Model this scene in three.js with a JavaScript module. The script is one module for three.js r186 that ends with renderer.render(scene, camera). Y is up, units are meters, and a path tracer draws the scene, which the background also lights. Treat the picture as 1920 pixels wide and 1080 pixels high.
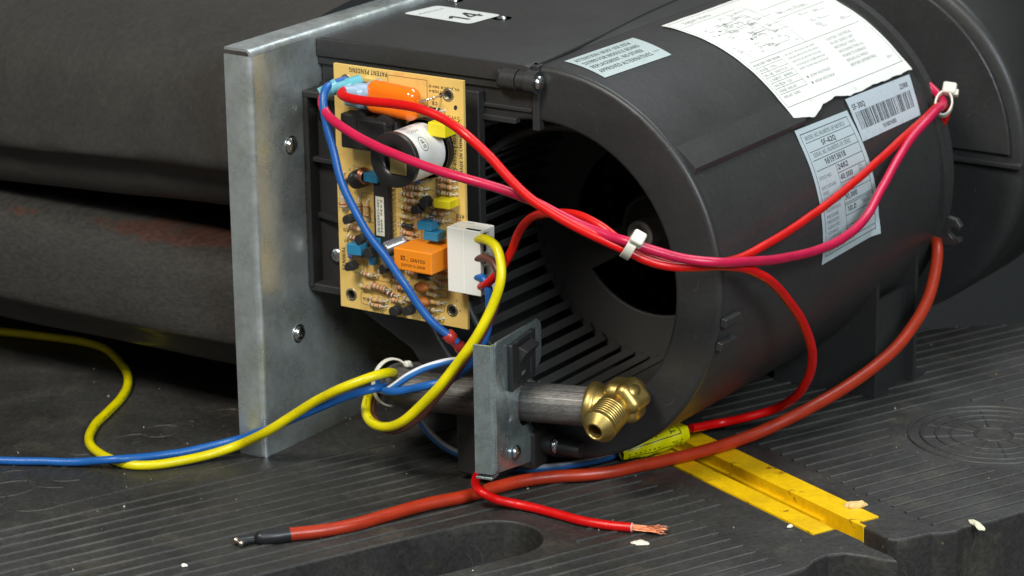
import * as THREE from 'three';
import { mergeGeometries, toCreasedNormals } from 'three/addons/utils/BufferGeometryUtils.js';
import { RoundedBoxGeometry } from 'three/addons/geometries/RoundedBoxGeometry.js';
import { RectAreaLightUniformsLib } from 'three/addons/lights/RectAreaLightUniformsLib.js';
import { Brush, Evaluator, SUBTRACTION } from 'three-bvh-csg';

// ---------------------------------------------------------------- camera, light, exposure
const scene = new THREE.Scene();
const camera = new THREE.PerspectiveCamera(10.475, 16 / 9, 0.05, 20);
camera.position.set(0.88286, 0.51688, 1.11601);
camera.up.set(-0.14894, 0.95623, -0.25188);
camera.lookAt(0.1432, 0.1077, 0.0);
camera.focus = 1.40; camera.userData.fStop = 20;
scene.add(camera);
scene.background = new THREE.Color().setRGB(0.125, 0.12, 0.112);      // dim workshop around the bench
const renderer = new THREE.WebGLRenderer({ antialias: true });
renderer.toneMapping = THREE.LinearToneMapping;
renderer.toneMappingExposure = 1.0;
renderer.shadowMap.enabled = true;
RectAreaLightUniformsLib.init();
function lamp(x, y, z, tx, ty, tz, w, h, intensity, color, label) {
  const g = new THREE.Group(); g.name = numbered('work_lamp'); scene.add(g);
  g.userData = { label, category: 'lamp' };
  const l = new THREE.RectAreaLight(color, intensity, w, h);
  l.position.set(x, y, z); l.lookAt(tx, ty, tz); g.add(l);
  const glow = new THREE.Mesh(new THREE.BoxGeometry(w, h, 0.006), new THREE.MeshStandardMaterial({ color: 0xffffff, emissive: color, emissiveIntensity: 0.6, roughness: 0.6 }));
  glow.name = 'diffuser'; glow.position.set(x, y, z); glow.lookAt(tx, ty, tz); glow.translateZ(-0.012); g.add(glow);
  const back = new THREE.Mesh(new RoundedBoxGeometry(w + 0.04, h + 0.04, 0.04, 2, 0.01), new THREE.MeshStandardMaterial({ color: 0x333333, roughness: 0.6 }));
  back.name = 'lamp_housing'; back.position.set(x, y, z); back.lookAt(tx, ty, tz); back.translateZ(-0.04); g.add(back);
}
const taken = {};
function numbered(n) { const k = taken[n] = (taken[n] ?? -1) + 1; return k ? n + '_' + String(k).padStart(3, '0') : n; }
lamp(0.10, 1.35, 1.05, 0.10, 0.10, -0.05, 0.45, 0.35, 48, new THREE.Color(1, 0.95, 0.87), 'square studio lamp above and in front of the bench');
lamp(0.35, 1.70, -1.00, 0.12, 0.1, -0.10, 1.3, 0.4, 11, new THREE.Color(0.86, 0.95, 1), 'long cool tube lamp hanging over the bench');
lamp(1.40, 0.95, 0.72, 0.06, 0.12, -0.06, 0.55, 0.5, 24, new THREE.Color(0.84, 0.94, 1), 'cool soft lamp to the right of the furnace');
// ---------------------------------------------------------------- helpers (shapes are in millimetres)
let seed = 7;
function rnd() { seed = (seed * 1664525 + 1013904223) % 4294967296; return seed / 4294967296; }
const V = (x, y, z) => new THREE.Vector3(x, y, z);
const D2R = Math.PI / 180;
function canvas(w, h) { const c = document.createElement('canvas'); c.width = w; c.height = h; return [c, c.getContext('2d')]; }
function ctex(c, repeat, colour = true) {
  const t = new THREE.CanvasTexture(c); if (colour) t.colorSpace = THREE.SRGBColorSpace;
  if (repeat) t.wrapS = t.wrapT = THREE.RepeatWrapping;
  t.anisotropy = 8; return t;
}
const lattices = new Map();
function vnoise(x, y, per, s) {                       // tiling value noise, per cells a side
  const key = per * 4096 + s; let L = lattices.get(key);
  if (!L) { const keep = seed; seed = 1000 + per * 31 + s * 977; L = new Float32Array(per * per); for (let i = 0; i < L.length; i++) L[i] = rnd(); lattices.set(key, L); seed = keep; }
  const i = Math.floor(x), j = Math.floor(y), fx = x - i, fy = y - j, u = fx * fx * (3 - 2 * fx), v = fy * fy * (3 - 2 * fy);
  const i0 = ((i % per) + per) % per, i1 = (i0 + 1) % per, j0 = (((j % per) + per) % per) * per, j1 = (j0 + per) % (per * per);
  const a = L[j0 + i0], b = L[j0 + i1], c = L[j1 + i0], d = L[j1 + i1];
  return a + (b - a) * u + (c - a + (a - b - c + d) * u) * v;
}
function fractal(x, y, base, oct, s) { let a = 0, k = 0.5, n = 0; for (let o = 0; o < oct; o++) { const p = base << o; a += k * vnoise(x * p, y * p, p, s + o); n += k; k *= 0.55; } return a / n; }
function paint(n, f) {                                 // n x n texture from f(u, v) -> [r, g, b] in 0..255
  const d = new Uint8Array(n * n * 4);
  for (let j = 0; j < n; j++) for (let i = 0; i < n; i++) { const c = f(i / n, j / n), o = (j * n + i) * 4; d[o] = Math.max(0, Math.min(255, c[0])); d[o + 1] = Math.max(0, Math.min(255, c[1])); d[o + 2] = Math.max(0, Math.min(255, c[2])); d[o + 3] = 255; }
  return d;
}
function dtex(d, n, colour) {
  const t = new THREE.DataTexture(d, n, n); t.wrapS = t.wrapT = THREE.RepeatWrapping; t.magFilter = THREE.LinearFilter; t.minFilter = THREE.LinearMipmapLinearFilter; t.generateMipmaps = true;
  if (colour) t.colorSpace = THREE.SRGBColorSpace; t.needsUpdate = true; return t;
}
function specks(d, n, count, rMin, rMax, col, len = 0) {   // dust, chips and short scratches
  for (let k = 0; k < count; k++) {
    const x = rnd() * n, y = rnd() * n, r = rMin + (rMax - rMin) * rnd() ** 3, a = rnd() * 6.28, L = len * rnd() ** 2, op = 0.25 + 0.75 * rnd();
    const steps = Math.max(1, Math.ceil(L));
    for (let q = 0; q < steps; q++) {
      const px = x + Math.cos(a + q * 0.01) * q, py = y + Math.sin(a + q * 0.01) * q;
      for (let jj = -Math.ceil(r); jj <= r; jj++) for (let ii = -Math.ceil(r); ii <= r; ii++) {
        if (ii * ii + jj * jj > r * r + 0.2) continue;
        const o = (((Math.floor(py) + jj) % n + n) % n * n + ((Math.floor(px) + ii) % n + n) % n) * 4;
        for (let c = 0; c < 3; c++) d[o + c] = d[o + c] * (1 - op) + col[c] * op;
      }
    }
  }
}
function clean(g) {
  g = g.index ? g.toNonIndexed() : g;
  for (const k of Object.keys(g.attributes)) if (!['position', 'normal', 'uv', 'color'].includes(k)) g.deleteAttribute(k);
  if (!g.attributes.normal) g.computeVertexNormals();
  if (!g.attributes.uv) g.setAttribute('uv', new THREE.BufferAttribute(new Float32Array(g.attributes.position.count * 2), 2));
  g.morphAttributes = {}; return g;
}
function join(list) { return list.length === 1 ? clean(list[0]) : mergeGeometries(list.map(clean)); }
function boxUV(g, tile) {                              // uv from the dominant axis, tile = millimetres a repeat
  const p = g.attributes.position, uv = g.attributes.uv, a = V(), b = V(), c = V();
  for (let i = 0; i < p.count; i += 3) {
    a.fromBufferAttribute(p, i); b.fromBufferAttribute(p, i + 1); c.fromBufferAttribute(p, i + 2);
    const n = b.clone().sub(a).cross(c.clone().sub(a)), ax = Math.abs(n.x), ay = Math.abs(n.y), az = Math.abs(n.z);
    [a, b, c].forEach((q, k) => { const [u, v] = ax >= ay && ax >= az ? [q.z, q.y] : ay >= az ? [q.x, q.z] : [q.x, q.y]; uv.setXY(i + k, u / tile, v / tile); });
  }
}
function mesh(name, geo, mat, parent, tile = 0) {
  const g = join([].concat(geo));
  if (tile) boxUV(g, tile);
  g.scale(0.001, 0.001, 0.001);
  const m = new THREE.Mesh(g, mat); m.name = parent ? name : numbered(name); m.castShadow = m.receiveShadow = true;
  (parent ?? scene).add(m); return m;
}
function group(name, parent, x = 0, y = 0, z = 0) { const g = new THREE.Group(); g.name = parent ? name : numbered(name); g.position.set(x / 1000, y / 1000, z / 1000); (parent ?? scene).add(g); return g; }
function rebase(m) {                                   // put a one-mesh thing's origin at its base
  m.geometry.computeBoundingBox(); const b = m.geometry.boundingBox, x = (b.min.x + b.max.x) / 2, y = b.min.y, z = (b.min.z + b.max.z) / 2;
  m.geometry.translate(-x, -y, -z); m.position.set(x, y, z); return m;
}
function tag(o, label, category, grp) { o.userData.label = label; o.userData.category = category; if (grp) o.userData.group = grp; return o; }
function box(x0, x1, y0, y1, z0, z1, r = 0) {
  const w = x1 - x0, h = y1 - y0, d = z1 - z0, g = r ? new RoundedBoxGeometry(w, h, d, 2, r) : new THREE.BoxGeometry(w, h, d);
  return g.translate((x0 + x1) / 2, (y0 + y1) / 2, (z0 + z1) / 2);
}
function cyl(a, b, r0, r1 = r0, n = 20) { return orient(new THREE.CylinderGeometry(r1, r0, a.distanceTo(b), n), a, b); }
function orient(g, a, b) {                             // geometry along +y, centred, laid from a to b
  const q = new THREE.Quaternion().setFromUnitVectors(V(0, 1, 0), b.clone().sub(a).normalize());
  return g.applyQuaternion(q).translate((a.x + b.x) / 2, (a.y + b.y) / 2, (a.z + b.z) / 2);
}
function aim(g, origin, dir) { return g.applyQuaternion(new THREE.Quaternion().setFromUnitVectors(V(0, 1, 0), dir.clone().normalize())).translate(origin.x, origin.y, origin.z); }
function lathe(pts, n = 32) { return new THREE.LatheGeometry(pts.map(([r, y]) => new THREE.Vector2(r, y)), n); }
function tube(pts, r, per = 6, radial = 12) {
  const c = new THREE.CatmullRomCurve3(pts.map((p) => Array.isArray(p) ? V(...p) : p), false, 'centripetal');
  return new THREE.TubeGeometry(c, pts.length * per, r, radial);
}
function extrude(pts, z0, z1, bevel = 0, holes = []) { // outline in x,y; from z0 to z1
  const s = new THREE.Shape(pts.map(([x, y]) => new THREE.Vector2(x, y)));
  for (const h of holes) s.holes.push(new THREE.Path(h.map(([x, y]) => new THREE.Vector2(x, y))));
  return new THREE.ExtrudeGeometry(s, { depth: z1 - z0 - 2 * bevel, bevelEnabled: bevel > 0, bevelSize: bevel, bevelThickness: bevel, bevelOffset: -bevel, bevelSegments: 3, curveSegments: 8 }).translate(0, 0, z0 + bevel);
}
function ring(cx, cy, r, a0, a1, n) { const o = []; for (let i = 0; i <= n; i++) { const a = (a0 + (a1 - a0) * i / n) * D2R; o.push([cx + r * Math.cos(a), cy + r * Math.sin(a)]); } return o; }
function tint(g, r, gr, b) { g = clean(g); const n = g.attributes.position.count, c = new Float32Array(n * 3); for (let i = 0; i < n; i++) { c[i * 3] = r; c[i * 3 + 1] = gr; c[i * 3 + 2] = b; } g.setAttribute('color', new THREE.BufferAttribute(c, 3)); return g; }

// ---------------------------------------------------------------- materials
const N = 1024;
const std = (o) => new THREE.MeshStandardMaterial({ side: THREE.DoubleSide, ...o });
const lin = (r, g = r, b = r) => new THREE.Color().setRGB(r, g, b);
const grainBump = dtex(paint(512, (u, v) => { const a = fractal(u, v, 64, 3, 11) * 255; return [a, a, a]; }), 512);
function plasticMap(base, dust, chips, s) {
  const d = paint(N, (u, v) => { const f = fractal(u, v, 6, 5, s) - 0.5, g = fractal(u, v, 90, 2, s + 40) - 0.5, k = 1 + f * 0.2 + g * 0.14; return base.map((c) => c * k); });
  specks(d, N, dust, 0.4, 1.4, [118, 112, 100]); specks(d, N, chips, 0.4, 0.9, [125, 124, 120], 60);
  return dtex(d, N, true);
}
const M = {};
M.housing = std({ map: plasticMap([51, 51, 51], 170, 46, 3), roughness: 0.36, bumpMap: grainBump, bumpScale: 0.00006 });
M.ringPlastic = std({ map: plasticMap([44, 44, 44], 130, 34, 5), roughness: 0.44, bumpMap: grainBump, bumpScale: 0.00006 });
M.black = std({ map: plasticMap([38, 37, 36], 160, 10, 8), roughness: 0.55, bumpMap: grainBump, bumpScale: 0.00005 });
M.wheel = std({ color: lin(0.042, 0.041, 0.039), roughness: 0.5 });
{
  const d = paint(N, (u, v) => { const f = fractal(u, v, 4, 6, 21), g = fractal(u, v, 120, 2, 24); const k = 1 + (f - 0.5) * 0.24 + (g - 0.5) * 0.2; return [56 * k, 54 * k, 51 * k]; });
  specks(d, N, 420, 0.4, 1.2, [120, 95, 62]);
  M.chamber = std({ map: dtex(d, N, true), roughness: 0.43, metalness: 0.1, bumpMap: grainBump, bumpScale: 0.00012 });
  const e = paint(N, (u, v) => { const f = fractal(u, v, 9, 6, 27), g = fractal(u, v, 120, 2, 24); const rust = Math.max(0, Math.min(1, (f - 0.5) * 8 - 60 * Math.max(0, Math.abs(v - 0.285) - 0.012))), k = 1 + (g - 0.5) * 0.4; return [(52 + 14 * rust) * k, (50 - 4 * rust) * k, (47 - 8 * rust) * k]; });
  specks(e, N, 240, 0.4, 1.2, [110, 70, 45]);
  M.chamberRusty = std({ map: dtex(e, N, true), roughness: 0.42, bumpMap: grainBump, bumpScale: 0.0001 });
}
{
  const f1 = (u, v) => fractal(u, v, 10, 4, 31), f2 = (u, v) => fractal(u, v, 70, 3, 35), f3 = (u, v) => fractal(u, v, 5, 4, 38);
  const d = paint(N, (u, v) => { const k = 0.98 + 0.16 * (f1(u, v) - 0.5) + 0.08 * (f2(u, v) - 0.5), w = Math.max(0, f3(u, v) - 0.52) * 1.6; return [218 * k * (1 - 0.08 * w), 226 * k * (1 - 0.05 * w), 226 * k * (1 - 0.22 * w)]; });
  specks(d, N, 60, 0.4, 1.0, [185, 188, 182]); specks(d, N, 40, 0.4, 0.8, [225, 230, 228], 70);
  const r = paint(N, (u, v) => { const a = 255 * (0.31 + 0.22 * (f1(u, v) - 0.5) + 0.1 * (f2(u, v) - 0.5)); return [a, a, a]; });
  M.zinc = std({ map: dtex(d, N, true), metalness: 0.8, roughness: 1, roughnessMap: dtex(r, N), bumpMap: grainBump, bumpScale: 0.00002 });
  M.zincBracket = std({ map: M.zinc.map, color: lin(0.85, 0.93, 0.95), metalness: 0.85, roughness: 0.9, roughnessMap: M.zinc.roughnessMap });
}
M.steel = std({ color: lin(0.6, 0.61, 0.62), metalness: 1, roughness: 0.22 });
M.dullSteel = std({ color: lin(0.42, 0.42, 0.41), metalness: 1, roughness: 0.35 });
{
  const d = paint(512, (u, v) => { const k = 0.8 + 0.45 * (fractal(u, v, 3, 3, 51) - 0.5) + 0.5 * (vnoise(u * 4, v * 256, 256, 52) - 0.5) + 0.3 * (fractal(u, v, 100, 2, 55) - 0.5); return [126 * k, 123 * k, 119 * k]; });
  specks(d, 512, 60, 0.4, 1, [165, 160, 150]);
  M.pipe = std({ map: dtex(d, 512, true), metalness: 0.55, roughness: 0.52 });
}
{
  const d = paint(512, (u, v) => { const k = 0.9 + 0.3 * (fractal(u, v, 6, 4, 61) - 0.5), s = Math.max(0, fractal(u, v, 8, 4, 66) - 0.55) * 2; return [206 * k, (180 - 36 * s) * k, (106 - 34 * s) * k]; });
  M.brass = std({ map: dtex(d, 512, true), metalness: 0.95, roughness: 0.4 });
}
M.gold = std({ color: lin(0.5, 0.4, 0.14), metalness: 1, roughness: 0.35 });
const glossy = (hex, o = {}) => std({ color: hex, roughness: 0.3, ...o });
const wireGrime = (() => { const d = paint(512, (u, v) => { const k = 236 + 40 * (fractal(u, v, 8, 5, 141) - 0.5) + 20 * (fractal(u, v, 60, 2, 147) - 0.5); return [k, k, k * 0.99]; }); specks(d, 512, 60, 0.5, 2.0, [120, 105, 90]); return d; })();
const wireMap = dtex(wireGrime, 512, true);
const printMap = (() => { const d = wireGrime.slice(); seed = 77; for (let b = 0; b < 2; b++) for (let i = 0; i < 20; i++) { const x0 = 30 + b * 250 + i * 9; if (i % 7 === 5) continue; for (let y = 0; y < 34; y++) for (let x = 0; x < 6; x++) { if (rnd() < 0.45) continue; const o = ((300 + y) * 512 + x0 + x) * 4; d[o] *= 0.42; d[o + 1] *= 0.42; d[o + 2] *= 0.42; } } return dtex(d, 512, true); })();   // worn specks of ink along the insulation
const pvc = (hex, marked) => new THREE.MeshPhysicalMaterial({ color: hex, map: marked ? printMap : wireMap, roughness: 0.36, bumpMap: grainBump, bumpScale: 0.00004 });
M.copper = std({ color: lin(0.75, 0.32, 0.18), metalness: 1, roughness: 0.32 });
M.nylon = new THREE.MeshPhysicalMaterial({ color: 0xdcd9ca, roughness: 0.45 });
{
  const d = paint(N, (u, v) => {
    const f = fractal(u, v, 5, 6, 71) - 0.5, g = fractal(u, v, 110, 2, 76) - 0.5, h = fractal(u, v, 9, 5, 79);
    const k = 1 + f * 0.55 + g * 0.4, w = Math.max(0, h - 0.55) * 2.0; return [(50 + 28 * w) * k, (49.5 + 23 * w) * k, (47.5 + 14 * w) * k];
  });
  specks(d, N, 300, 0.4, 1.3, [150, 138, 112]); specks(d, N, 130, 0.4, 0.8, [104, 102, 97], 110); specks(d, N, 14, 1.5, 4, [108, 88, 62]);
  const r = paint(512, (u, v) => { const a = 255 * (0.5 + 0.35 * (fractal(u, v, 6, 5, 91) - 0.5)); return [a, a, a]; });
  M.bench = std({ map: dtex(d, N, true), roughness: 1, roughnessMap: dtex(r, 512), bumpMap: grainBump, bumpScale: 0.00016 });
}

// ---------------------------------------------------------------- setting: bench top and wall
const BE = 0.4221, bench = group('workbench_top');
bench.rotation.y = -BE; bench.userData.kind = 'structure'; bench.userData.label = 'black ribbed plastic workbench top in two halves';
// bench frame: x = s (towards the front right), z = -t (t runs along the ribs, away to the right)
const slab = (pts, holes = []) => extrude(pts.map(([s, t]) => [s, t]), -46, 0, 1.1, holes.map((h) => h.map(([s, t]) => [s, t]))).rotateX(-Math.PI / 2);
{
  const end = (t0, a0) => Array.from({ length: 21 }, (_, i) => { const a = (a0 + 180 * i / 20) * D2R; return [150.5 + 22.5 * Math.cos(a), t0 + 22.5 * Math.sin(a)]; });
  const slotHole = [...end(34, 0), ...end(-260, 180)];
  const nearHalf = [[-520, -450], [258, -450], [258, 118], [257, 128], [252, 137], [250.5, 145], [253, 152], [261, 158], [270, 162], [273, 165.5], [268, 167.4], [250, 166.2], [246, 168], [227.5, 167.5], [227.5, 154.5], [-520, 154.5]];
  const farHalf = [[227.5, 192.6], [227.5, 179], [250, 178.6], [254, 181], [255, 186], [256, 199], [259, 203], [260.5, 210], [258.5, 216], [260, 232], [259, 250], [260, 300], [260, 470], [62, 470], [46, 438], [31, 406], [24, 384], [-520, 380], [-520, 192.6]];
  mesh('bench_board', slab(nearHalf, [slotHole]), M.bench, bench, 150);
  mesh('bench_board', slab(farHalf), M.bench, bench, 150);
  mesh('recess_floor', box(126, 176, -34, -30, -70, 290), M.bench, bench, 150);
  const rib = (s, t0, t1) => {
    if (t1 - t0 < 4) return;
    const g = toCreasedNormals(extrude([...ring(0, -0.2, 1.0, 0, 180, 8)], 0, t1 - t0), 0.7).rotateY(Math.PI).translate(s, 0, -t0);
    mesh('rib', g, M.bench, bench, 150);
  };
  for (let k = 0; k < 26; k++) {
    const s = 16.5 + 9.3 * k;
    if (s > 250) break;
    if (s > 120 && s < 183) rib(s, s < 135 || s > 168 ? 62 : 74, 128 + (s - 120) * 0.25);
    else rib(s, -250, s > 183 ? 120 : 144);
    const dx = s - 173, q = 51 * 51 - dx * dx;
    if (q > 0) { rib(s, 205, 307 - Math.sqrt(q)); rib(s, 307 + Math.sqrt(q), 455); } else rib(s, 205, s < 62 ? 400 + (s - 31) * 2 : 455);
  }
  for (let k = 1; k < 14; k++) rib(16.5 - 9.3 * k, 205, 372);
  // round moulded boss with concentric ridges
  const torus = (r, w) => new THREE.TorusGeometry(r, w, 6, 64).rotateX(Math.PI / 2).translate(173, 0, -307);
  for (const r of [41, 35, 28, 21, 9]) mesh('ring_ridge', torus(r, r > 30 ? 0.9 : 0.7), M.bench, bench, 150);
  for (let k = 0; k < 12; k++) { const a = k * 30 * D2R; mesh('spoke_ridge', cyl(V(173 + 10 * Math.cos(a), -0.1, -307 + 10 * Math.sin(a)), V(173 + 34 * Math.cos(a), -0.1, -307 + 34 * Math.sin(a)), 0.6, 0.6, 6), M.bench, bench, 150); }
  // worn moulded scrolls at the left
  const curl = (pts) => mesh('moulded_scroll', tube(pts.map(([s, t]) => [s, -0.1, -t]), 0.55, 8, 6), M.bench, bench, 150);
  const ell = (s, t, a, b, a0, a1, turn = 0) => curl(Array.from({ length: 14 }, (_, i) => { const q = (a0 + (a1 - a0) * i / 13) * D2R, x = a * Math.cos(q), y = b * Math.sin(q); return [s + x * Math.cos(turn) - y * Math.sin(turn), t + x * Math.sin(turn) + y * Math.cos(turn)]; }));
  curl([[-22, -128], [-4, -128], [2, -119], [1.5, -100], [0.5, -60], [-1, -20], [-2, 10]]);
  ell(-34, -84, 10, 14, 40, 350); ell(-33, -86, 16, 22, 60, 330); ell(-32, -120, 9, 15, -60, 200); ell(-26, -134, 12, 10, 0, 250);
  ell(-62, -44, 6, 12, 0, 280); ell(-64, -24, 8, 10, 80, 400); ell(-60, -66, 6, 9, 200, 420); ell(-70, 8, 6, 14, 10, 300); ell(-46, -110, 8, 8, 0, 210);
}
// dark wall behind the bench
{
  const w = mesh('back_wall', box(-1900, 1900, -1500, 250, -8, 0), std({ color: lin(0.016, 0.019, 0.022), roughness: 0.8 }));
  w.position.set(-0.35, 0, -1.0); w.rotation.y = 33.5 * D2R; w.userData.kind = 'structure';
}

// ---------------------------------------------------------------- yellow rail let into the bench
{
  const rail = group('steel_rail'); rail.rotation.y = -BE;
  tag(rail, 'yellow painted steel channel with rust streaks let into the bench top', 'rail');
  const d = paint(N, (u, v) => {
    const f = fractal(u, v, 10, 5, 101), g = fractal(u, v, 40, 3, 106), k = 0.96 + 0.12 * (g - 0.5), r = Math.max(0, Math.min(1, (f - 0.7) * 14)) * (g > 0.47 ? 1 : 0.2) + 0.1 * Math.max(0, Math.min(1, (fractal(u, v, 5, 5, 161) - 0.5) * 5));
    return [(244 - 120 * r) * k, (196 - 112 * r) * k, (10 + 20 * r) * k];
  });
  specks(d, N, 110, 0.4, 1.4, [90, 60, 25]); specks(d, N, 70, 0.4, 0.8, [150, 95, 25], 40);
  const ym = std({ map: dtex(d, N, true), roughness: 0.36 });
  const rd = paint(512, (u, v) => { const f = fractal(u, v, 20, 4, 111), k = 0.6 + 0.8 * f; return f > 0.53 ? [200 * k, 140 * k, 20 * k] : [112 * k, 62 * k, 32 * k]; });
  const rustm = std({ map: dtex(rd, 512, true), roughness: 0.75 });
  const L = (t0, t1, y0, y1, s0 = -300, s1 = 226) => box(s0, s1, y0, y1, -t1, -t0, 0.25);
  mesh('flange', L(155.0, 166.2, -2, 0.25, -300, 227.2), ym, rail, 90);
  mesh('flange', L(180.2, 192.2, -2, 0.25, -300, 227.2), ym, rail, 90);
  mesh('inner_wall', [L(178.6, 180.4, -14, 0.2, -300, 233), L(176.6, 178.7, -14, -5, -300, 205)], ym, rail, 90);
  mesh('inner_wall', L(166.0, 167.3, -14, -0.4), rustm, rail, 60);
  mesh('channel_floor', L(167, 179, -16, -13.5), rustm, rail, 60);
}

// ---------------------------------------------------------------- furnace
const furnace = group('furnace');
tag(furnace, 'opened gas furnace with black blower housing, steel end plate and circuit board', 'furnace');

// cross-head screw, head along +y from y = 0
const screwHead = (() => {
  const ev = new Evaluator(); ev.attributes = ['position', 'normal']; ev.useGroups = false;
  const strip = (g) => { g = clean(g); g.deleteAttribute('uv'); return g; };
  let a = new Brush(strip(lathe([[0, 0], [3.6, 0], [3.75, 0.5], [3.5, 1.3], [2.7, 2.0], [1.6, 2.4], [0, 2.55]], 28))); a.updateMatrixWorld();
  for (const g of [new THREE.BoxGeometry(3.6, 2.6, 0.8), new THREE.BoxGeometry(0.8, 2.6, 3.6)]) { const b = new Brush(strip(g.translate(0, 2.7, 0))); b.updateMatrixWorld(); a = ev.evaluate(a, b, SUBTRACTION); }
  return clean(a.geometry);
})();
function screw(parent, at, dir, size = 1, turn = 0.5, mat = M.steel, washer = 0) {
  const list = [aim(screwHead.clone().rotateY(turn).scale(size, size, size), at, dir)];
  if (washer) list.push(aim(new THREE.CylinderGeometry(washer, washer, 0.6, 24).translate(0, 0.1, 0), at, dir));
  return mesh('screw', list, mat, parent);
}

// galvanised end plate with folded flanges
{
  const arc = (cx, cy, r, a0, a1) => ring(cx, cy, r, a0, a1, 6);
  // plan outline (x, -z) lifted along y: face plus front flange
  const o = [[-15.3, 0], ...arc(-3, 3, 3, -90, 0), [0, 330], [-1.2, 330], ...arc(-3, 3, 1.8, 0, -90), [-15.3, 1.2]];
  const face = toCreasedNormals(extrude(o, 0, 196.6).rotateX(-Math.PI / 2), 0.6);
  const t = [[-15.3, 200], [-15.3, 198.8], ...arc(-3, 197, 1.8, 90, 0).map((p) => p), [-1.2, 196.7], [0, 196.7], ...arc(-3, 197, 3, 0, 90)];
  const top = toCreasedNormals(extrude(t, -330, -0.5), 0.6);
  const bot = box(-15.3, -1.4, 0.05, 1.2, -330, -1.4);
  const plate = mesh('end_plate', [face, top, bot], M.zinc, furnace, 130);
  for (const p of [[0, 148.6, -28.4], [0, 54.8, -29.3]]) screw(plate, V(...p), V(1, 0, 0), 1.02, 0.35, M.steel, 4.6);
}

// black pressed-steel combustion chamber to the left of the plate
{
  function shell(prof, s, amp) {
    const c = new THREE.CatmullRomCurve3(prof.map(([z, y]) => V(0, y, z)), false, 'centripetal'), nu = 90, nv = 70, pos = [], idx = [], P = c.getPoints(nv);
    for (let j = 0; j <= nv; j++) for (let i = 0; i <= nu; i++) {
      const x = -15.8 - 300 * i / nu, p = P[j], k = fractal(i / nu * 0.9 + 0.03, j / nv * 0.6 + 0.1, 5, 3, s) - 0.5, k2 = fractal(i / nu, j / nv, 3, 2, s + 9) - 0.5;
      const t = Math.min(1.2, Math.max(0, (-x - 32) / 150)), sink = s === 121 ? -6.5 * t * Math.min(1, Math.max(0, (205 - p.y) / 65)) : 4 * t * Math.min(1, Math.max(0, (p.y - 50) / 40));
      pos.push(x, p.y + sink + amp * k2 * 0.5, p.z + amp * k);
    }
    for (let j = 0; j < nv; j++) for (let i = 0; i < nu; i++) { const a = j * (nu + 1) + i; idx.push(a, a + 1, a + nu + 1, a + 1, a + nu + 2, a + nu + 1); }
    const g = new THREE.BufferGeometry(); g.setAttribute('position', new THREE.Float32BufferAttribute(pos, 3)); g.setIndex(idx); g.computeVertexNormals(); return g;
  }
  const ch = group('combustion_chamber', furnace);
  const up = [[-330, 204], [-220, 208], [-140, 207], [-100, 203], [-74, 199.5], [-52, 194.5], [-35, 186.5], [-24, 175], [-17.5, 160], [-14, 146], [-13, 138.5], [-14.6, 135], [-19.5, 132.6], [-23.5, 127], [-27, 118.5], [-33, 112], [-45, 109.4], [-80, 108.5], [-330, 108]];
  const lo = [[-330, 89], [-90, 90.5], [-50, 91.6], [-36, 90.6], [-27, 86], [-20.5, 77], [-16.5, 64], [-15, 54], [-15.4, 49], [-18, 46], [-23, 43.4], [-27, 38], [-31, 32], [-40, 28], [-90, 25], [-330, 24]];
  mesh('upper_shell', shell(up, 121, 5), M.chamber, ch, 210);
  const low = shell(lo, 131, 3.5).toNonIndexed(); { const p = low.attributes.position, uv = new Float32Array(p.count * 2); for (let i = 0; i < p.count; i++) { uv[i * 2] = p.getX(i) / 240; uv[i * 2 + 1] = (120 - p.getY(i)) / 100; } low.setAttribute('uv', new THREE.BufferAttribute(uv, 2)); }
  mesh('lower_shell', low, M.chamberRusty, ch);
  mesh('cradle', [box(-300, -40, 0, 26, -250, -120, 2)], M.black, ch, 120);
}

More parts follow.
